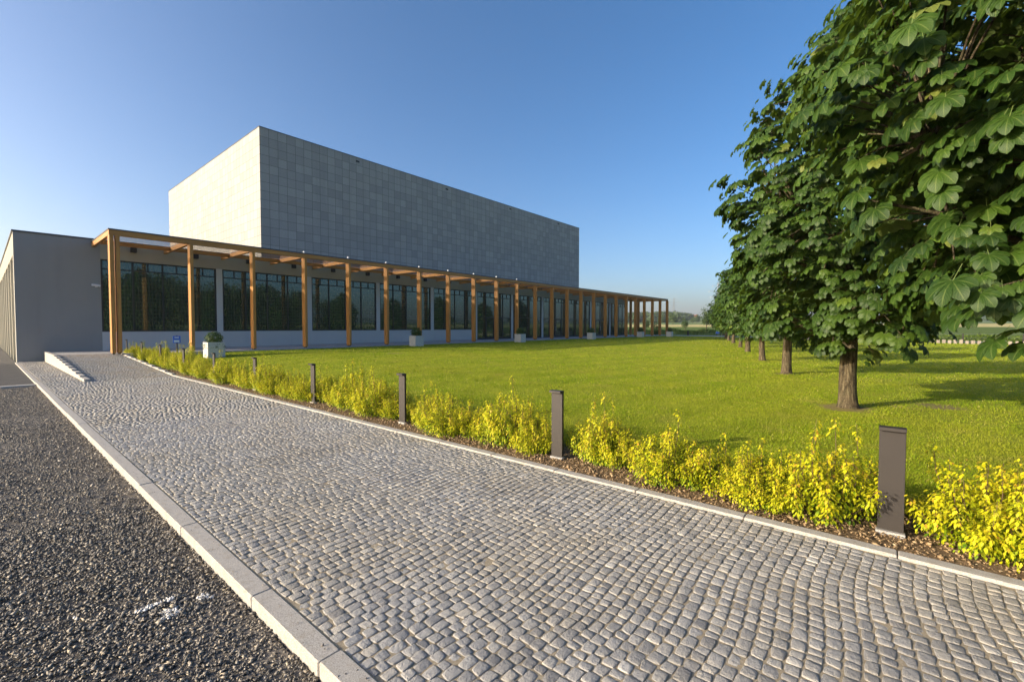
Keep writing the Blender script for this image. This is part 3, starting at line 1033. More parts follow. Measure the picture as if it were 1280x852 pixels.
def chestnut(rng, kind, zb, zt, R0, ncl, per_cl, lsize, trunk_r, full=True, extra=None):
    """crown mesh and trunk mesh of a chestnut tree, origin at the trunk foot"""
    # cluster centres
    t = rng.random(ncl * 3)
    keep = rng.random(ncl * 3) < crown_radius(t, 1.0)
    t = t[keep][:ncl]
    n = len(t)
    ang = rng.random(n) * 2 * np.pi
    lump = 1 + .13 * np.sin(ang * 3 + t * 9) + .10 * np.sin(ang * 5 - t * 14 + 2)
    rf = np.where(rng.random(n) < .72, rng.uniform(.80, 1.04, n), rng.uniform(.18, .85, n))
    rad = crown_radius(t, R0) * lump * rf
    z = zb + (zt - zb) * t
    z = z + .12 * np.sin(ang * 4)
    C = np.stack([np.cos(ang) * rad, np.sin(ang) * rad, z], 1)
    if extra is not None:
        C = np.concatenate([C, extra])
        ang = np.arctan2(C[:, 1], C[:, 0])
        rad = np.hypot(C[:, 0], C[:, 1])
        n = len(C)
    # leaves
    k = np.repeat(np.arange(n), per_cl)
    out = np.stack([np.cos(ang), np.sin(ang), np.full(n, .15)], 1)[k]
    m = len(k)
    rnd = rng.normal(0, 1, (m, 3))
    rnd /= np.linalg.norm(rnd, axis=1, keepdims=True)
    off = rnd * np.array([1, 1, .7]) * rng.uniform(.12, .42, (m, 1)) * (lsize / .21) ** .5
    P_ = C[k] + off
    N_ = out * .55 + np.array([0, 0, .85]) + rnd * .5
    A_ = out * .6 + rnd * .9 + np.array([0, 0, -.45])
    S_ = lsize * rng.uniform(.55, 1.3, m)
    cvar = np.clip(rng.normal(.42, .16, n), 0, 1)[k]
    var = np.clip(cvar + rng.normal(0, .14, m), 0, .93)
    var = np.where(rng.random(m) < .02, rng.uniform(.93, 1.0, m), var)
    W, F, UV, va = place_leaves(leaf_shape(kind), P_, N_, A_, S_, var)
    crown = np_mesh('crown', W, [F], attrs={'var': va}, uv=UV, smooth=True)
    # trunk and limbs
    b = MB()
    zs = np.concatenate([[-.1, 0.0, .06, .15, .35], np.linspace(.7, zt * .9, 9)])
    pts, rr = [], []
    for zz in zs:
        f = max(0, 1 - zz / (zt * .97))
        wv = .03 * math.sin(zz * 1.7)
        pts.append((wv, .03 * math.cos(zz * 1.3) - .03, zz))
        flare = 1 + .28 * math.exp(-max(zz, 0) / .10)
        rr.append(trunk_r * (.12 + .88 * f ** .8) * flare)
    b.tube(pts, rr, 14)
    limbs = []
    order = rng.permutation(n)
    nl = min(n, 34 if full else 12)
    for i in order[:nl]:
        c = C[i]
        z0 = max(zb * .9, min(c[2] - .45 * rad[i], zt * .8))
        p0 = Vector((0, 0, z0)); p3 = Vector(c)
        p1 = p0.lerp(p3, .35) + Vector((0, 0, .10)); p2 = p0.lerp(p3, .7) + Vector((0, 0, .12))
        r0 = trunk_r * .30
        b.tube([p0, p1, p2, p3], [r0, r0 * .7, r0 * .4, r0 * .12], 6, cap=False)
        limbs.append((p1, p2, p3))
    if full:
        L = np.array([[tuple(q) for q in (l[0], l[1])] for l in limbs]).reshape(-1, 3)
        for i in order[nl:]:
            c = C[i]
            d = np.linalg.norm(L - c, axis=1)
            q = Vector(L[int(d.argmin())]); e_ = Vector(c)
            mid = q.lerp(e_, .55) + Vector((0, 0, .06))
            b.tube([q, mid, e_], [.014, .009, .005], 4, cap=False)
    me = bpy.data.meshes.new('trunk')
    me.from_pydata(b.v, [], b.f)
    for p in me.polygons: p.use_smooth = True
    me.update()
    return crown, me

def tree_obj(loc, rz, crown, trunk, sc, label, first):
    t = empty('chestnut_tree', loc, rz)
    t.scale = (sc[0], sc[0], sc[1])
    tr = bpy.data.objects.new('trunk', trunk); COL.objects.link(tr); tr.parent = t
    cr = bpy.data.objects.new('crown', crown); COL.objects.link(cr); cr.parent = t
    if first:
        trunk.materials.append(M['bark'])
        crown.materials.append(M['chestnut'])
    tag(t, label, 'tree', 'chestnut trees in the row on the lawn')
    return t

nr = np.random.default_rng(5)
ex = np.array([(-1.0 - .2 * a, 1.5 - .25 * b, 1.50 + .12 * c) for a, b, c in [(0, 0, 1), (1, 1, 2), (2, 0, 3), (0, 2, 2), (1, 3, 4), (2, 2, 4), (1, -1, 3), (0, 0, 4), (-1, 1, 3), (0, 1, 5), (-2, 0, 4), (-2, 2, 4), (3, 1, 5), (-1, -1, 5)]])
c0 = chestnut(nr, 'palm7', 1.95, 7.4, 2.12, 860, 10, .14, .17, True, ex)
TREE0 = (6.05, -1.65)
tree_obj((*TREE0, float(lawn_z(*TREE0))), 0.4, c0[0], c0[1], (1, 1), 'large chestnut overhanging from the top right, its trunk out of frame', True)
cz, sz = math.cos(-1.0), math.sin(-1.0)
ex1 = np.array([(cz * a - sz * b, sz * a + cz * b, c) for a, b, c in [(-.30, .45, 1.30), (-.35, .25, 1.2), (-.12, -.38, 1.12), (-.3, .7, 1.38)]])
c1 = chestnut(nr, 'palm7', 1.5, 8.0, 2.05, 660, 10, .15, .155, True, ex1)
tree_obj((*TREES[0], float(lawn_z(*TREES[0]))), 1.0, c1[0], c1[1], (1, 1), 'chestnut with the thickest visible trunk, bare earth round its foot', True)
c2 = chestnut(nr, 'palm5', 1.35, 6.0, 1.8, 520, 9, .15, .15, False)
c3 = chestnut(nr, 'palm5', 1.3, 5.7, 1.75, 520, 9, .15, .14, False)
tl = ['second trunk counted from the thick one with bare earth', 'third trunk counted from the thick one with bare earth', 'fourth trunk counted from the thick one with bare earth', 'fifth trunk counted from the thick one with bare earth',
      'sixth trunk counted from the thick one with bare earth', 'seventh trunk counted from the thick one with bare earth', 'last of the row, by the far walkway']
for k, xy in enumerate(TREES[1:]):
    cc = (c2, c3)[k % 2]
    s = (1.0, .96, 1.02, .97, 1.0, .95, .98)[k]
    tree_obj((*xy, float(lawn_z(*xy))), 1.7 * k + .3, cc[0], cc[1], (s, s), 'dense green chestnut, ' + tl[k], k < 2)

# golden shrubs
def shrub_meshes(rng, nst, lv, h, rad, lsize, top_bias=True):
    """upright stems carrying many small leaves"""
    b = MB()
    Ps, Ns, As, Ss, va = [], [], [], [], []
    for s in range(nst):
        a = rng.random() * 2 * np.pi
        rr = rad * math.sqrt(rng.random())
        hh = h * rng.uniform(.5, 1.0) * (1 - .5 * (rr / rad) ** 2)
        if rng.random() < .15: hh *= 1.35
        base = np.array([math.cos(a) * rr * .25, math.sin(a) * rr * .25, 0])
        tip = np.array([math.cos(a) * rr, math.sin(a) * rr, hh])
        bend = np.array([math.cos(a), math.sin(a), 0]) * .06
        ts = [0, .35, .7, 1.0]
        pts = [base + (tip - base) * q + bend * math.sin(q * math.pi) for q in ts]
        b.tube([tuple(p) for p in pts], [.004, .0035, .0025, .0012], 4, cap=False)
        q = rng.uniform(.10, 1.02, lv) ** .8
        p = base + (tip - base) * q[:, None] + bend * np.sin(q * np.pi)[:, None]
        d = rng.normal(0, 1, (lv, 3)); d /= np.linalg.norm(d, axis=1, keepdims=True)
        spread = (.13 * (1.08 - q) + .03)[:, None]
        Ps.append(p + d * spread * rng.uniform(.3, 1.0, (lv, 1)))
        Ns.append(d * .7 + np.array([0, 0, .8])); As.append(d + np.array([0, 0, .25]))
        Ss.append(lsize * rng.uniform(.65, 1.25, lv))
        sv_ = rng.normal(.52, .10)
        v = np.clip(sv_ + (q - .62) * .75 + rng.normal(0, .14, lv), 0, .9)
        v = np.where((rng.random(lv) < .06) & (q > .7), rng.uniform(.9, 1, lv), v)
        va.append(v)
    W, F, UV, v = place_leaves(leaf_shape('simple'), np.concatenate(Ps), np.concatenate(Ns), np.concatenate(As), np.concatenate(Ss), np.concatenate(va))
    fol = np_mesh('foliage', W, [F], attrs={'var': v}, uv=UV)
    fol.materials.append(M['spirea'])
    st = bpy.data.meshes.new('stems'); st.from_pydata(b.v, [], b.f); st.update()
    st.materials.append(M['stem'])
    return fol, st
ns = np.random.default_rng(21)
shv = [shrub_meshes(ns, 68, 112, .62, .44, .032) for _ in range(5)]
shv.append(shrub_meshes(ns, 84, 116, .60, .46, .033))
rs = random.Random(8)
cnt = {}
ys_ = []
y = -1.35
while y < 28.7:
    ys_.append(y)
    y += rs.uniform(.42, .68)
for i, y in enumerate(ys_):
    q_ = min(bol_y, key=lambda q: abs(y - q))
    near = abs(y - q_)
    if near < .34 and y < 5:
        y = q_ + (.42 if y > q_ else (-.56 if y < 1 else -.42))
    x = 4.70 + rs.uniform(-.12, .14)
    if near < .34: x += .10
    fol, st = shv[5] if (y < -.3) else shv[i % 5]
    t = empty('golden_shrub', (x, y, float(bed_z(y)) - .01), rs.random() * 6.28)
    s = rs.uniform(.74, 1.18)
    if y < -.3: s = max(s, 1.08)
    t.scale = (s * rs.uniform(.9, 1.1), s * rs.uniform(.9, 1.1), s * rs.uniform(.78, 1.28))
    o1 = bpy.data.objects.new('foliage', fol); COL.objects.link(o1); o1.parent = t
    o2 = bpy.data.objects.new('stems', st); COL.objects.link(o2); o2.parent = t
    seg = sum(1 for q in bol_y if q < y)
    cnt[seg] = cnt.get(seg, 0) + 1
    on = ords[cnt[seg] - 1]
    if seg == 0:
        lab = 'golden shrub on the camera side of the nearest bollard, %s from the picture edge' % on
    elif seg == len(bol_y):
        lab = 'golden shrub past the last bollard, %s towards the entrance posts' % on
    else:
        lab = 'golden yellow shrub, %s one behind the %s bollard from the camera' % (on, ords[seg - 1])
    tag(t, lab, 'shrub', 'golden shrubs in the bed along the path')

# clipped boxwood in stone planters
def bush_mesh(rng, n, rx, rz, lsize, mat, hang=.0, flat=.8):
    d = rng.normal(0, 1, (n, 3)); d /= np.linalg.norm(d, axis=1, keepdims=True)
    rr = rng.uniform(.72, 1.0, n)[:, None] * (1 + .10 * np.sin(d[:, :1] * 7 + d[:, 1:2] * 5) + .08 * np.sin(d[:, 2:3] * 9))
    Pp = d * rr * np.array([rx, rx, rz])
    Pp[:, 2] += rz * flat
    lo = Pp[:, 2] < 0
    Pp[lo, 2] = np.abs(Pp[lo, 2]) * .5
    if hang > 0:
        m = (rng.random(n) < .12) & (np.hypot(Pp[:, 0], Pp[:, 1]) > rx * .75)
        Pp[m, 2] = -rng.uniform(0, hang, m.sum())
        hx = Pp[m, :2]
        hx = hx / np.max(np.abs(hx), axis=1, keepdims=True) * rng.uniform(.37, .42, (m.sum(), 1))
        Pp[m, :2] = hx
    N_ = d + rng.normal(0, .45, (n, 3)) + np.array([0, 0, .3])
    A_ = rng.normal(0, 1, (n, 3))
    W, F, UV, v = place_leaves(leaf_shape('simple'), Pp, N_, A_, lsize * rng.uniform(.7, 1.3, n), np.clip(rng.normal(.45, .2, n), 0, 1))
    me = np_mesh('bush', W, [F], attrs={'var': v}, uv=UV)
    me.materials.append(mat)
    return me
bm0 = bush_mesh(ns, 2600, .36, .30, .055, M['boxwood'], .28)
bm1 = bush_mesh(ns, 1300, .36, .34, .08, M['boxwood'])
pl_xy = [(7.02, 24.1), (19.1, 24.6), (29.9, 24.3), (42.1, 24.4), (55.8, 25.0), (61.2, 23.2)]
pl_lab = ['nearest the golden shrubs', 'in front of the windows by the eighth post', 'before the first glazed door bay', 'halfway along the glazed doors', 'at the end of the glazed wall', 'farthest along, past the building end']
pp = None
for k, (x, y) in enumerate(pl_xy):
    z = float(lawn_z(x, y))
    if pp is None:
        b = MB()
        b.box(-.35, .35, -.35, .35, -.05, .62, bev=.012)
        b.box(-.35, .35, -.35, -.28, .621, .70, bev=.008); b.box(-.35, .35, .28, .35, .621, .70, bev=.008)
        b.box(-.35, -.28, -.279, .279, .621, .70, bev=.008); b.box(.28, .35, -.279, .279, .621, .70, bev=.008)
        pp = b.build('stone_planter', M['planter']); o = pp
    else:
        o = pp.copy(); COL.objects.link(o)
    o.location = (x, y, z)
    tag(o, 'square pale stone planter on the lawn, ' + pl_lab[k], 'planter', 'stone planters along the colonnade')
    q = bpy.data.objects.new('boxwood_bush', bm0 if k == 0 else bm1); COL.objects.link(q)
    q.location = (x, y, z + .64)
    q.rotation_euler = (0, 0, k * 1.3 if k else 0)
    tag(q, 'round dark green bush in the planter ' + pl_lab[k], 'bush', 'bushes in the stone planters')
cm = bush_mesh(ns, 2600, .75, 1.0, .10, M['boxwood'], 0, .95)
o = bpy.data.objects.new('conical_bush', cm); COL.objects.link(o); o.location = (66.6, 27.3, .40)
tag(o, 'tall dark rounded bush growing behind the last colonnade posts', 'bush')

# ------------------------------------------------------------------ loose stuff: chips, crumbs, blades
OCT = np.array([(1, 0, 0), (-1, 0, 0), (0, 1, 0), (0, -1, 0), (0, 0, 1), (0, 0, -1)], float)
OCF = np.array([(0, 2, 4), (2, 1, 4), (1, 3, 4), (3, 0, 4), (2, 0, 5), (1, 2, 5), (3, 1, 5), (0, 3, 5)])
def chips(name, rng, P_, S_, var, mat, flat=.62):
    n = len(P_)
    q = rng.normal(0, 1, (n, 4)); q /= np.linalg.norm(q, axis=1, keepdims=True)
    w, x, y, z = q.T
    Rm = np.stack([1 - 2 * (y * y + z * z), 2 * (x * y - z * w), 2 * (x * z + y * w), 2 * (x * y + z * w), 1 - 2 * (x * x + z * z), 2 * (y * z - x * w),
                   2 * (x * z - y * w), 2 * (y * z + x * w), 1 - 2 * (x * x + y * y)], 1).reshape(n, 3, 3)
    sc = S_[:, None] * np.stack([rng.uniform(.8, 1.4, n), rng.uniform(.6, 1.0, n), rng.uniform(.35, .8, n)], 1)
    L = OCT[None] * rng.uniform(.75, 1.2, (n, 6, 1)) + rng.normal(0, .22, (n, 6, 3))
    W = np.einsum('nij,nkj->nki', Rm, L * sc[:, None, :])
    W[:, :, 2] *= flat + .2
    W = (W + P_[:, None, :]).reshape(-1, 3)
    F = (OCF[None] + (np.arange(n) * 6)[:, None, None]).reshape(-1, 3)
    me = np_mesh(name, W, [F], attrs={'var': np.repeat(var, 6)})
    return link_mesh(name, me, mat)
ng = np.random.default_rng(33)
PAINT = [(.60, 3.386, .05, .024, .1), (.665, 3.40, .05, .017, .1), (.725, 3.392, .022, .02, 0), (.69, 3.255, .04, .018, -.5), (.675, 3.20, .05, .018, .15), (.862, 3.262, .034, .026, .5), (.72, 3.205, .02, .02, 0)]
def gravel():
    Y = np.concatenate([ng.uniform(.8, 5.5, 27000), ng.uniform(5.5, 18.7, 32000), ng.uniform(-1, 12, 12000)])
    X = np.concatenate([ng.uniform(-.35, 1.01, 27000), ng.uniform(-.3, 1.01, 32000), ng.uniform(-2.2, -.3, 12000)])
    n = len(X)
    S = np.clip(ng.lognormal(math.log(.0105), .32, n), .005, .024)
    Z = -.079 + ng.uniform(0, .010, n)
    S = np.where((X > .5) & (X < .9) & (Y > 3.15) & (Y < 3.45), S * 1.25, S)
    var = np.clip(ng.normal(.44, .26, n), 0, .80)
    r = ng.random(n)
    var = np.where(r < .12, ng.uniform(.80, .955, n), var)
    var = np.where(ng.random(n) < .0008, .98, var)
    # spilt white paint on a few stones
    for (px, py, a, c_, th) in PAINT:
        dx, dy = X - px, Y - py
        u, v = dx * math.cos(th) + dy * math.sin(th), -dx * math.sin(th) + dy * math.cos(th)
        var = np.where((u / a) ** 2 + (v / c_) ** 2 < 1, .99, var)
    m = 130
    X = np.concatenate([X, ng.uniform(1.03, 1.12, m)]); Y = np.concatenate([Y, ng.uniform(1.5, 12, m)]); Z = np.concatenate([Z, np.full(m, .007)])
    S = np.concatenate([S, ng.uniform(.003, .007, m)]); var = np.concatenate([var, ng.uniform(.1, .8, m)])
    PX_, PY_ = [], []
    for (px, py, a, c_, th) in PAINT:
        m = int(16000 * a * c_) + 6
        q = ng.uniform(-1, 1, (m * 2, 2)); q = q[np.hypot(q[:, 0], q[:, 1]) < 1][:m]
        PX_.append(px + q[:, 0] * a * math.cos(th) - q[:, 1] * c_ * math.sin(th)); PY_.append(py + q[:, 0] * a * math.sin(th) + q[:, 1] * c_ * math.cos(th))
    PX_, PY_ = np.concatenate(PX_), np.concatenate(PY_)
    X = np.concatenate([X, PX_]); Y = np.concatenate([Y, PY_]); Z = np.concatenate([Z, np.full(len(PX_), -.066) + ng.uniform(-.003, .003, len(PX_))])
    S = np.concatenate([S, ng.uniform(.007, .013, len(PX_))]); var = np.concatenate([var, np.full(len(PX_), .99)])
    o = chips('gravel_stones', ng, np.stack([X, Y, Z], 1), S, var, M['chip'], .45)
    tag(o, 'dark angular crushed stone lying left of the kerb', 'gravel', kind='stuff')
gravel()
n = 26000
Y = np.concatenate([ng.uniform(-2, 5, 12000), ng.uniform(5, 24, 14000)])
X = ng.uniform(4.235, 5.25, n)
o = chips('soil_crumbs', ng, np.stack([X, Y, bed_z(Y) - .006 + ng.uniform(0, .016, n)], 1), np.clip(ng.lognormal(math.log(.0085), .5, n), .003, .035), np.clip(ng.normal(.45, .22, n), 0, 1), M['clod'], .5)
tag(o, 'brown soil crumbs and bark scattered under the golden shrubs', 'soil', kind='stuff')

def grass():
    Ps, Hs, Ws = [], [], []
    bands = [(4.2, 7.0, 5200, .030, .007), (7.0, 10.5, 3000, .032, .009), (10.5, 16.0, 1250, .034, .014), (16.0, 25.0, 420, .036, .024), (25.0, 42.0, 140, .04, .042), (42.0, 74.0, 46, .045, .075)]
    for r0, r1, dens, h, w in bands:
        # camera-facing sector of the lawn, a little wider than the picture
        a0, a1 = R(-32), R(78)
        area = (a1 - a0) / 2 * (r1 ** 2 - r0 ** 2)
        m = int(area * dens)
        rr = np.sqrt(ng.uniform(r0 ** 2, r1 ** 2, m)); aa = ng.uniform(a0, a1, m)
        X, Y = rr * np.cos(aa), rr * np.sin(aa)
        patch = np.sin(X * 3.1 + 1.5 * np.sin(Y * 2.3)) * np.sin(Y * 2.7 + 1.2 * np.sin(X * 1.9))
        k = (X > 5.14 + .07 * np.sin(Y * 7)) & (Y < 26.0) & (Y > -12) & (X < 67) & (ng.random(m) < .75 + .25 * patch)
        k &= np.hypot(X - TREES[0][0] + .1, Y - TREES[0][1] - .06) > .46 + .12 * np.sin(X * 9)
        k &= (np.hypot(X - 12.45, Y + .75) > .36 + .15 * np.sin(X * 11 + Y * 7)) | (ng.random(m) < .25)
        X, Y = X[k], Y[k]
        Ps.append(np.stack([X, Y, lawn_z(X, Y) - .004], 1))
        Hs.append(h * ng.uniform(.45, 1.25, len(X)) * (1 + .22 * patch[k])); Ws.append(w * ng.uniform(.7, 1.3, len(X)))
    # longer unmown grass at the bed edge
    m = 16000
    Y = ng.uniform(-3, 24, m); X = 5.18 + np.abs(ng.normal(0, .09, m)) * ng.choice([-1, 1], m)
    Ps.append(np.stack([X, Y, lawn_z(X, Y) - .01], 1)); Hs.append(ng.uniform(.04, .14, m)); Ws.append(ng.uniform(.005, .009, m))
    P_ = np.concatenate(Ps); H_ = np.concatenate(Hs); W_ = np.concatenate(Ws)
    n = len(P_)
    a = ng.random(n) * 2 * np.pi
    sx, sy = np.cos(a) * W_ / 2, np.sin(a) * W_ / 2
    la = ng.random(n) * 2 * np.pi
    ln = H_ * ng.uniform(.1, .9, n)
    V = np.empty((n, 3, 3))
    V[:, 0] = P_; V[:, 0, 0] -= sx; V[:, 0, 1] -= sy
    V[:, 1] = P_; V[:, 1, 0] += sx; V[:, 1, 1] += sy
    V[:, 2] = P_; V[:, 2, 0] += np.cos(la) * ln; V[:, 2, 1] += np.sin(la) * ln; V[:, 2, 2] += H_
    F = np.arange(n * 3).reshape(n, 3)
    var = np.clip(ng.normal(.42, .2, n), 0, .92)
    var = np.where(ng.random(n) < .05, ng.uniform(.92, 1, n), var)
    o = link_mesh('grass', np_mesh('grass', V.reshape(-1, 3), [F], attrs={'var': np.repeat(var, 3)}), M['blade'])
    tag(o, 'short mown grass blades covering the lawn', 'grass', kind='stuff')
    print('blades', n)
grass()

# ------------------------------------------------------------------ far edge of the lawn
nst = None
k = 0
y = 12.0
while y > -34:
    z = float(lawn_z(65.5, y))
    if nst is None:
        nst = MB().box(-.16, .16, -.14, .14, -.1, .44, bev=.03).build('edging_stone', M['white_stone']); o = nst
    else:
        o = nst.copy(); COL.objects.link(o)
    o.location = (65.4 + rs.uniform(-.05, .05), y, z - rs.uniform(0, .10))
    o.rotation_euler = (rs.uniform(-.06, .06), rs.uniform(-.06, .06), rs.uniform(-.2, .2))
    o.scale = (1, rs.uniform(.75, 1.05), 1)
    tag(o, 'white block in the long row of stones along the far lawn edge', 'edging stone', 'white stones along the far lawn edge')
    y -= .43
t = empty('wire_fence', (66.0, 11, 0))
for q in range(12):
    yq = 11 - 4.2 * q
    MB().box(-.05, .05, -.05, .05, -.2, 1.05, bev=.008).build('fence_post', M['dark_metal'], t, loc=(0, yq - 11, float(lawn_z(66, yq))))
for zz in (.55, .95):
    MB().tube([(0, 0, zz), (0, -46.2, zz)], [.006, .006], 4).build('fence_wire', M['steel'], t)
tag(t, 'dark wire fence behind the row of white stones', 'fence')

def hedge(name, x0, x1, y0, y1, h, n, ls, label):
    rng = np.random.default_rng(77)
    L = math.hypot(x1 - x0, y1 - y0)
    s = rng.random(n)
    w = rng.normal(0, .35, n)
    lump = .86 + .10 * np.sin(s * L * .9) + .08 * np.sin(s * L * 2.3 + 1)
    z = h * lump * np.sqrt(rng.random(n))
    nx, ny = (y1 - y0) / L, -(x1 - x0) / L
    X = x0 + (x1 - x0) * s + nx * w; Y = y0 + (y1 - y0) * s + ny * w
    Z = z + np.maximum(terrain_z(X, Y), -.1)
    d = rng.normal(0, 1, (n, 3))
    W, F, UV, v = place_leaves(leaf_shape('simple'), np.stack([X, Y, Z], 1), d + np.array([0, 0, .5]), rng.normal(0, 1, (n, 3)), ls * rng.uniform(.6, 1.3, n), np.clip(rng.normal(.45, .22, n), 0, 1))
    o = link_mesh(name, np_mesh(name, W, [F], attrs={'var': v}, uv=UV), M['hedge'])
    return tag(o, label, 'hedge')
hedge('hedge', 67.6, 68.4, 9.0, -38.0, .95, 22000, .16, 'low dark hedge behind the white stones on the right')
hedge('hedge', 76.0, 104.0, 60.0, 2.0, 1.35, 22000, .22, 'fresh green hedge beyond the colonnade end')

# small dark posts and the blue board beyond the walkway
for k, (x, y) in enumerate([(75.6, 25.6), (76.4, 20.3)]):
    o = MB().box(-.12, .12, -.12, .12, -.4, .85, bev=.02).build('walkway_post', M['dark_metal'], loc=(x, y, .2))
    tag(o, ['short dark post beside the far walkway, nearer the colonnade', 'short dark post beside the far walkway, nearer the tree row'][k], 'post', 'posts beside the far walkway')
t = empty('information_board', (78.4, 21.6, 0.0))
MB().box(-.06, .06, -.45, .45, .55, 1.0, bev=.02).build('board', M['sign_blue'], t)
MB().box(-.04, .04, -.3, -.22, -.3, .548).box(-.04, .04, .22, .3, -.3, .548).build('leg', M['dark_metal'], t)
tag(t, 'bright blue board standing low by the hedge left of the tree row', 'board')

# ------------------------------------------------------------------ countryside trees, wood, houses, pylons
def round_tree(rng, h, rx, n, ls, mat, zb=.12, tall=1.0):
    nb = 14
    ca = rng.random(nb) * 2 * np.pi; cr = rx * .55 * np.sqrt(rng.random(nb)); cz = h * rng.uniform(zb + .22, .82, nb)
    k = rng.integers(0, nb, n)
    d = rng.normal(0, 1, (n, 3)); d /= np.linalg.norm(d, axis=1, keepdims=True)
    rr = rng.uniform(.55, 1.0, n)[:, None]
    Pp = np.stack([np.cos(ca) * cr, np.sin(ca) * cr, cz], 1)[k] + d * rr * np.array([rx * .5, rx * .5, h * .2])
    Pp[:, 2] = np.maximum(Pp[:, 2], h * zb)
    W, F, UV, v = place_leaves(leaf_shape('simple'), Pp, d + rng.normal(0, .5, (n, 3)) + np.array([0, 0, .3]), rng.normal(0, 1, (n, 3)), ls * rng.uniform(.6, 1.3, n), np.clip(rng.normal(.45, .12, nb)[k] + rng.normal(0, .15, n), 0, 1))
    cme = np_mesh('crown', W, [F], attrs={'var': v}, uv=UV)
    cme.materials.append(mat)
    b = MB().tube([(0, 0, -.5), (0, 0, h * .3), (.02 * h, 0, h * .75)], [h * .025, h * .018, h * .006], 7)
    tme = bpy.data.meshes.new('trunk'); tme.from_pydata(b.v, [], b.f); tme.update(); tme.materials.append(M['bark'])
    return cme, tme
nf = np.random.default_rng(99)
def polar(u, dist):
    a = R(40.14) - math.atan2(u - 640, 560.6)
    return dist * math.cos(a), dist * math.sin(a)
def put_tree(u, dist, me, h0, h, label, group, rz=0.0):
    x, y = polar(u, dist)
    t = empty('field_tree', (x, y, float(terrain_z(np.array(x), np.array(y)))), rz)
    s = h / h0
    t.scale = (s, s, s)
    for nm, m_ in (('trunk', me[1]), ('crown', me[0])):
        o = bpy.data.objects.new(nm, m_); COL.objects.link(o); o.parent = t
    tag(t, label, 'tree', group)
young = round_tree(nf, 4.0, 1.25, 1100, .24, M['farleaf'], .22)
wil = round_tree(nf, 9.0, 5.0, 6500, .5, M['willow'], .03)
wil2 = round_tree(nf, 8.0, 4.2, 5000, .5, M['willow'], .03)
dark = round_tree(nf, 8.0, 3.8, 2600, .55, M['farleaf'], .06)
yl = 'young field trees beyond the hedge'
put_tree(856.5, 112, young, 4, 3.6, 'thin young tree in the meadow just right of the last colonnade post', yl)
put_tree(883, 115, young, 4, 6.0, 'taller young tree in the meadow left of the tree row', yl, 1)
put_tree(807, 112, young, 4, 3.4, 'young tree seen between the end posts of the colonnade', yl, 2)
put_tree(1110, 84, young, 4, 2.4, 'young sapling behind the white stones, left one of two', yl, 3)
put_tree(1151, 84, young, 4, 2.2, 'young sapling behind the white stones, under the hanging leaves', yl, 4)
put_tree(1226, 84, young, 4, 1.3, 'smallest sapling behind the white stones, far along the row', yl, 5)
wg = 'bushy trees behind the wheat field'
put_tree(1112, 335, wil, 9, 9.5, 'broad grey green tree behind the wheat, left of the tallest', wg)
put_tree(1139, 330, wil2, 8, 11.5, 'tallest grey green tree behind the wheat beside the red roof', wg, 1)
put_tree(1090, 345, wil2, 8, 5.5, 'low pale bush at the left end of the trees behind the wheat', wg, 2)
put_tree(1158, 345, dark, 8, 12.5, 'dark tall tree behind the wheat next to the red roof', wg)
put_tree(1176, 350, wil2, 8, 9, 'grey green tree behind the wheat, hidden by hanging leaves', wg, 4)
put_tree(1215, 350, wil, 9, 8, 'broad tree behind the wheat at the right, hidden by the hanging leaves', wg, 2)
put_tree(1040, 350, wil, 9, 8, 'grey green tree behind the wheat, seen under the thick trunk crown', wg, 5)
rgp = 'tall trees across the lawn reflected in the windows'
big = round_tree(nf, 9.0, 4.6, 6000, .42, M['willow'], .04)
for k, (x, y, h, lab) in enumerate([(12.0, -21, 9.5, 'leftmost in the first window'), (18.5, -23, 10.5, 'filling the first window'), (25.5, -22, 9.8, 'between the first two windows'), (32, -24, 10.2, 'in the middle of the second window'), (39, -22, 9.2, 'at the end of the second window'), (49, -27, 8.2, 'in the third window')]):
    t = empty('reflected_tree', (x, y, float(lawn_z(x, y))), k * 1.1)
    t.scale = (h / 9,) * 3
    for nm, m_ in (('trunk', big[1]), ('crown', big[0])):
        o = bpy.data.objects.new(nm, m_); COL.objects.link(o); o.parent = t
    tag(t, 'tall leafy tree out of frame, mirrored ' + lab, 'tree', rgp)
hg = 'dark trees at the foot of the hill'
put_tree(841, 340, dark, 8, 8.5, 'dark tree in front of the wood by the pylon foot', hg)
put_tree(871, 420, dark, 8, 8.0, 'lone dark round tree on the hill field below the house', hg, 2)
put_tree(865.5, 430, dark, 8, 6.0, 'small dark bush beside the lone round tree below the house', hg, 3)
put_tree(826, 345, dark, 8, 7.0, 'dark tree in front of the wood between the end posts', hg, 4)

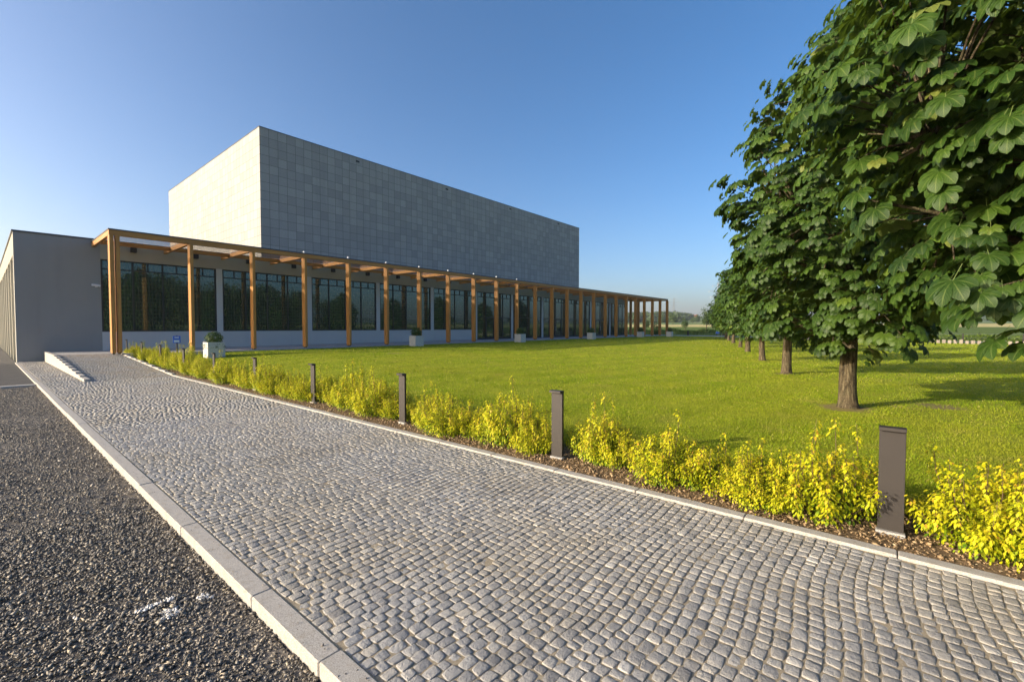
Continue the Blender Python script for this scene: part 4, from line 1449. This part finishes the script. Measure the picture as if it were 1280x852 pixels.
# wood on the hill: one mass
def wood():
    rng = np.random.default_rng(3)
    n_t = 620
    Pc, Sz = [], []
    while len(Pc) < n_t:
        u = rng.uniform(690, 864); dd = rng.uniform(520, 880)
        if u > 850 and dd < 640: continue
        x, y = polar(u, dd)
        Pc.append((x, y, float(terrain_z(np.array(x), np.array(y))))); Sz.append(rng.uniform(7, 12.5) * (1 - .25 * max(0, (u - 845) / 20)))
    for _ in range(90):
        u = rng.uniform(1060, 1340); dd = rng.uniform(700, 1000)
        x, y = polar(u, dd)
        Pc.append((x, y, float(terrain_z(np.array(x), np.array(y))))); Sz.append(rng.uniform(6, 10))
    for _ in range(26):
        u = rng.uniform(858, 884); dd = rng.uniform(880, 960)
        x, y = polar(u, dd)
        Pc.append((x, y, float(terrain_z(np.array(x), np.array(y))))); Sz.append(rng.uniform(3.5, 6))
    Pc = np.array(Pc); Sz = np.array(Sz)
    per_t = 170
    k = np.repeat(np.arange(len(Pc)), per_t)
    d = rng.normal(0, 1, (len(k), 3)); d /= np.linalg.norm(d, axis=1, keepdims=True)
    Pp = Pc[k] + np.stack([d[:, 0] * .42, d[:, 1] * .42, d[:, 2] * .5 + .5], 1) * Sz[k][:, None] * rng.uniform(.75, 1.05, (len(k), 1))
    var = np.clip(rng.normal(.45, .2, len(Pc))[k] + rng.normal(0, .12, len(k)), 0, 1)
    W, F, UV, v = place_leaves(leaf_shape('simple'), Pp, d + rng.normal(0, .3, (len(k), 3)), rng.normal(0, 1, (len(k), 3)), Sz[k] * .24 * rng.uniform(.7, 1.3, len(k)), var)
    o = link_mesh('wood', np_mesh('wood', W, [F], attrs={'var': v}, uv=UV), M['farleaf'])
    tag(o, 'dark wood covering the hill beyond the fields', 'wood', kind='stuff')
wood()

def house(u, dist, w, d, h, label, rz):
    x, y = polar(u, dist)
    t = empty('farmhouse', (x, y, float(terrain_z(np.array(x), np.array(y)))), rz)
    MB().box(-w / 2, w / 2, -d / 2, d / 2, -1, h).build('wall', M['house_wall'], t)
    b = MB()
    e = .6
    v = [(-w / 2 - e, -d / 2 - e, h), (w / 2 + e, -d / 2 - e, h), (w / 2 + e, d / 2 + e, h), (-w / 2 - e, d / 2 + e, h), (-w / 2 - e, 0, h + d * .5), (w / 2 + e, 0, h + d * .5)]
    b.v = v
    b.f = [(0, 1, 5, 4), (2, 3, 4, 5), (0, 4, 3), (1, 2, 5), (0, 3, 2, 1)]
    rf = b.build('roof', M['house_roof'], t)
    MB().box(w * .2, w * .2 + .8, -.4, .4, h + d * .3, h + d * .5 + 1).build('chimney', M['house_roof'], rf)
    for xx in (-w * .3, 0, w * .3):
        f = MB().box(xx - .6, xx + .6, -d / 2 - .05, -d / 2 + .05, h * .45, h * .8).build('window', M['house_glass'], t)
    tag(t, label, 'house')
house(868.5, 850, 8, 6, 3.5, 'white house with a red roof on the hilltop beyond the fields', R(-65))
house(1164, 375, 12, 8, 4.5, 'house with a red roof behind the trees on the right', R(-90))

def pylon(u, dist, h, label, rz):
    x, y = polar(u, dist)
    t = empty('power_pylon', (x, y, float(terrain_z(np.array(x), np.array(y)))), rz)
    b = MB()
    r = .10
    def wz(z): return np.interp(z, [0, h * .62, h], [h * .085, h * .028, h * .006])
    lv = np.linspace(0, h, 10)
    for i in range(9):
        z0, z1 = lv[i], lv[i + 1]
        a, c = wz(z0), wz(z1)
        cs0 = [(-a, -a, z0), (a, -a, z0), (a, a, z0), (-a, a, z0)]
        cs1 = [(-c, -c, z1), (c, -c, z1), (c, c, z1), (-c, c, z1)]
        for q in range(4):
            b.tube([cs0[q], cs1[q]], [r, r], 4)
            b.tube([cs0[q], cs1[(q + 1) % 4]], [r * .6, r * .6], 4)
            b.tube([cs0[(q + 1) % 4], cs1[q]], [r * .6, r * .6], 4)
    b.build('mast', M['steel'], t)
    for zz, w in ((.66, .17), (.80, .21), (.93, .13)):
        c = MB()
        for s in (-1, 1):
            c.tube([(0, 0, h * zz + h * .02), (s * h * w, 0, h * zz)], [r, r * .6], 4)
            c.tube([(0, 0, h * zz - h * .02), (s * h * w, 0, h * zz)], [r, r * .6], 4)
            c.tube([(s * h * w, 0, h * zz), (s * h * w, 0, h * zz - h * .035)], [r * 1.5, r * 1.5], 5)
        c.build('cross_arm', M['steel'], t)
    tag(t, label, 'pylon', 'power pylons over the fields')
    return (x, y)
pa = pylon(842, 640, 31, 'grey lattice power pylon standing before the wooded hill', R(-60))
pb_ = pylon(897, 400, 33, 'grey lattice power pylon mostly hidden behind the tree row', R(-60))

# ------------------------------------------------------------------ air
hz = MB().box(-4400, 4400, -4400, 4400, -1.4, 92)
ht = NT('summer_haze')
pv = ht.n('ShaderNodeVolumePrincipled')
pv.inputs['Color'].default_value = (.82, .88, .97, 1)
pv.inputs['Density'].default_value = .00022
pv.inputs['Anisotropy'].default_value = .2
ht.set(ht.out.inputs['Volume'], pv.outputs[0])
ho = hz.build('haze', ht.m)
tag(ho, 'thin bluish summer haze softening the far fields and hills', 'haze', kind='stuff')
SC.cycles.volume_bounces = 0
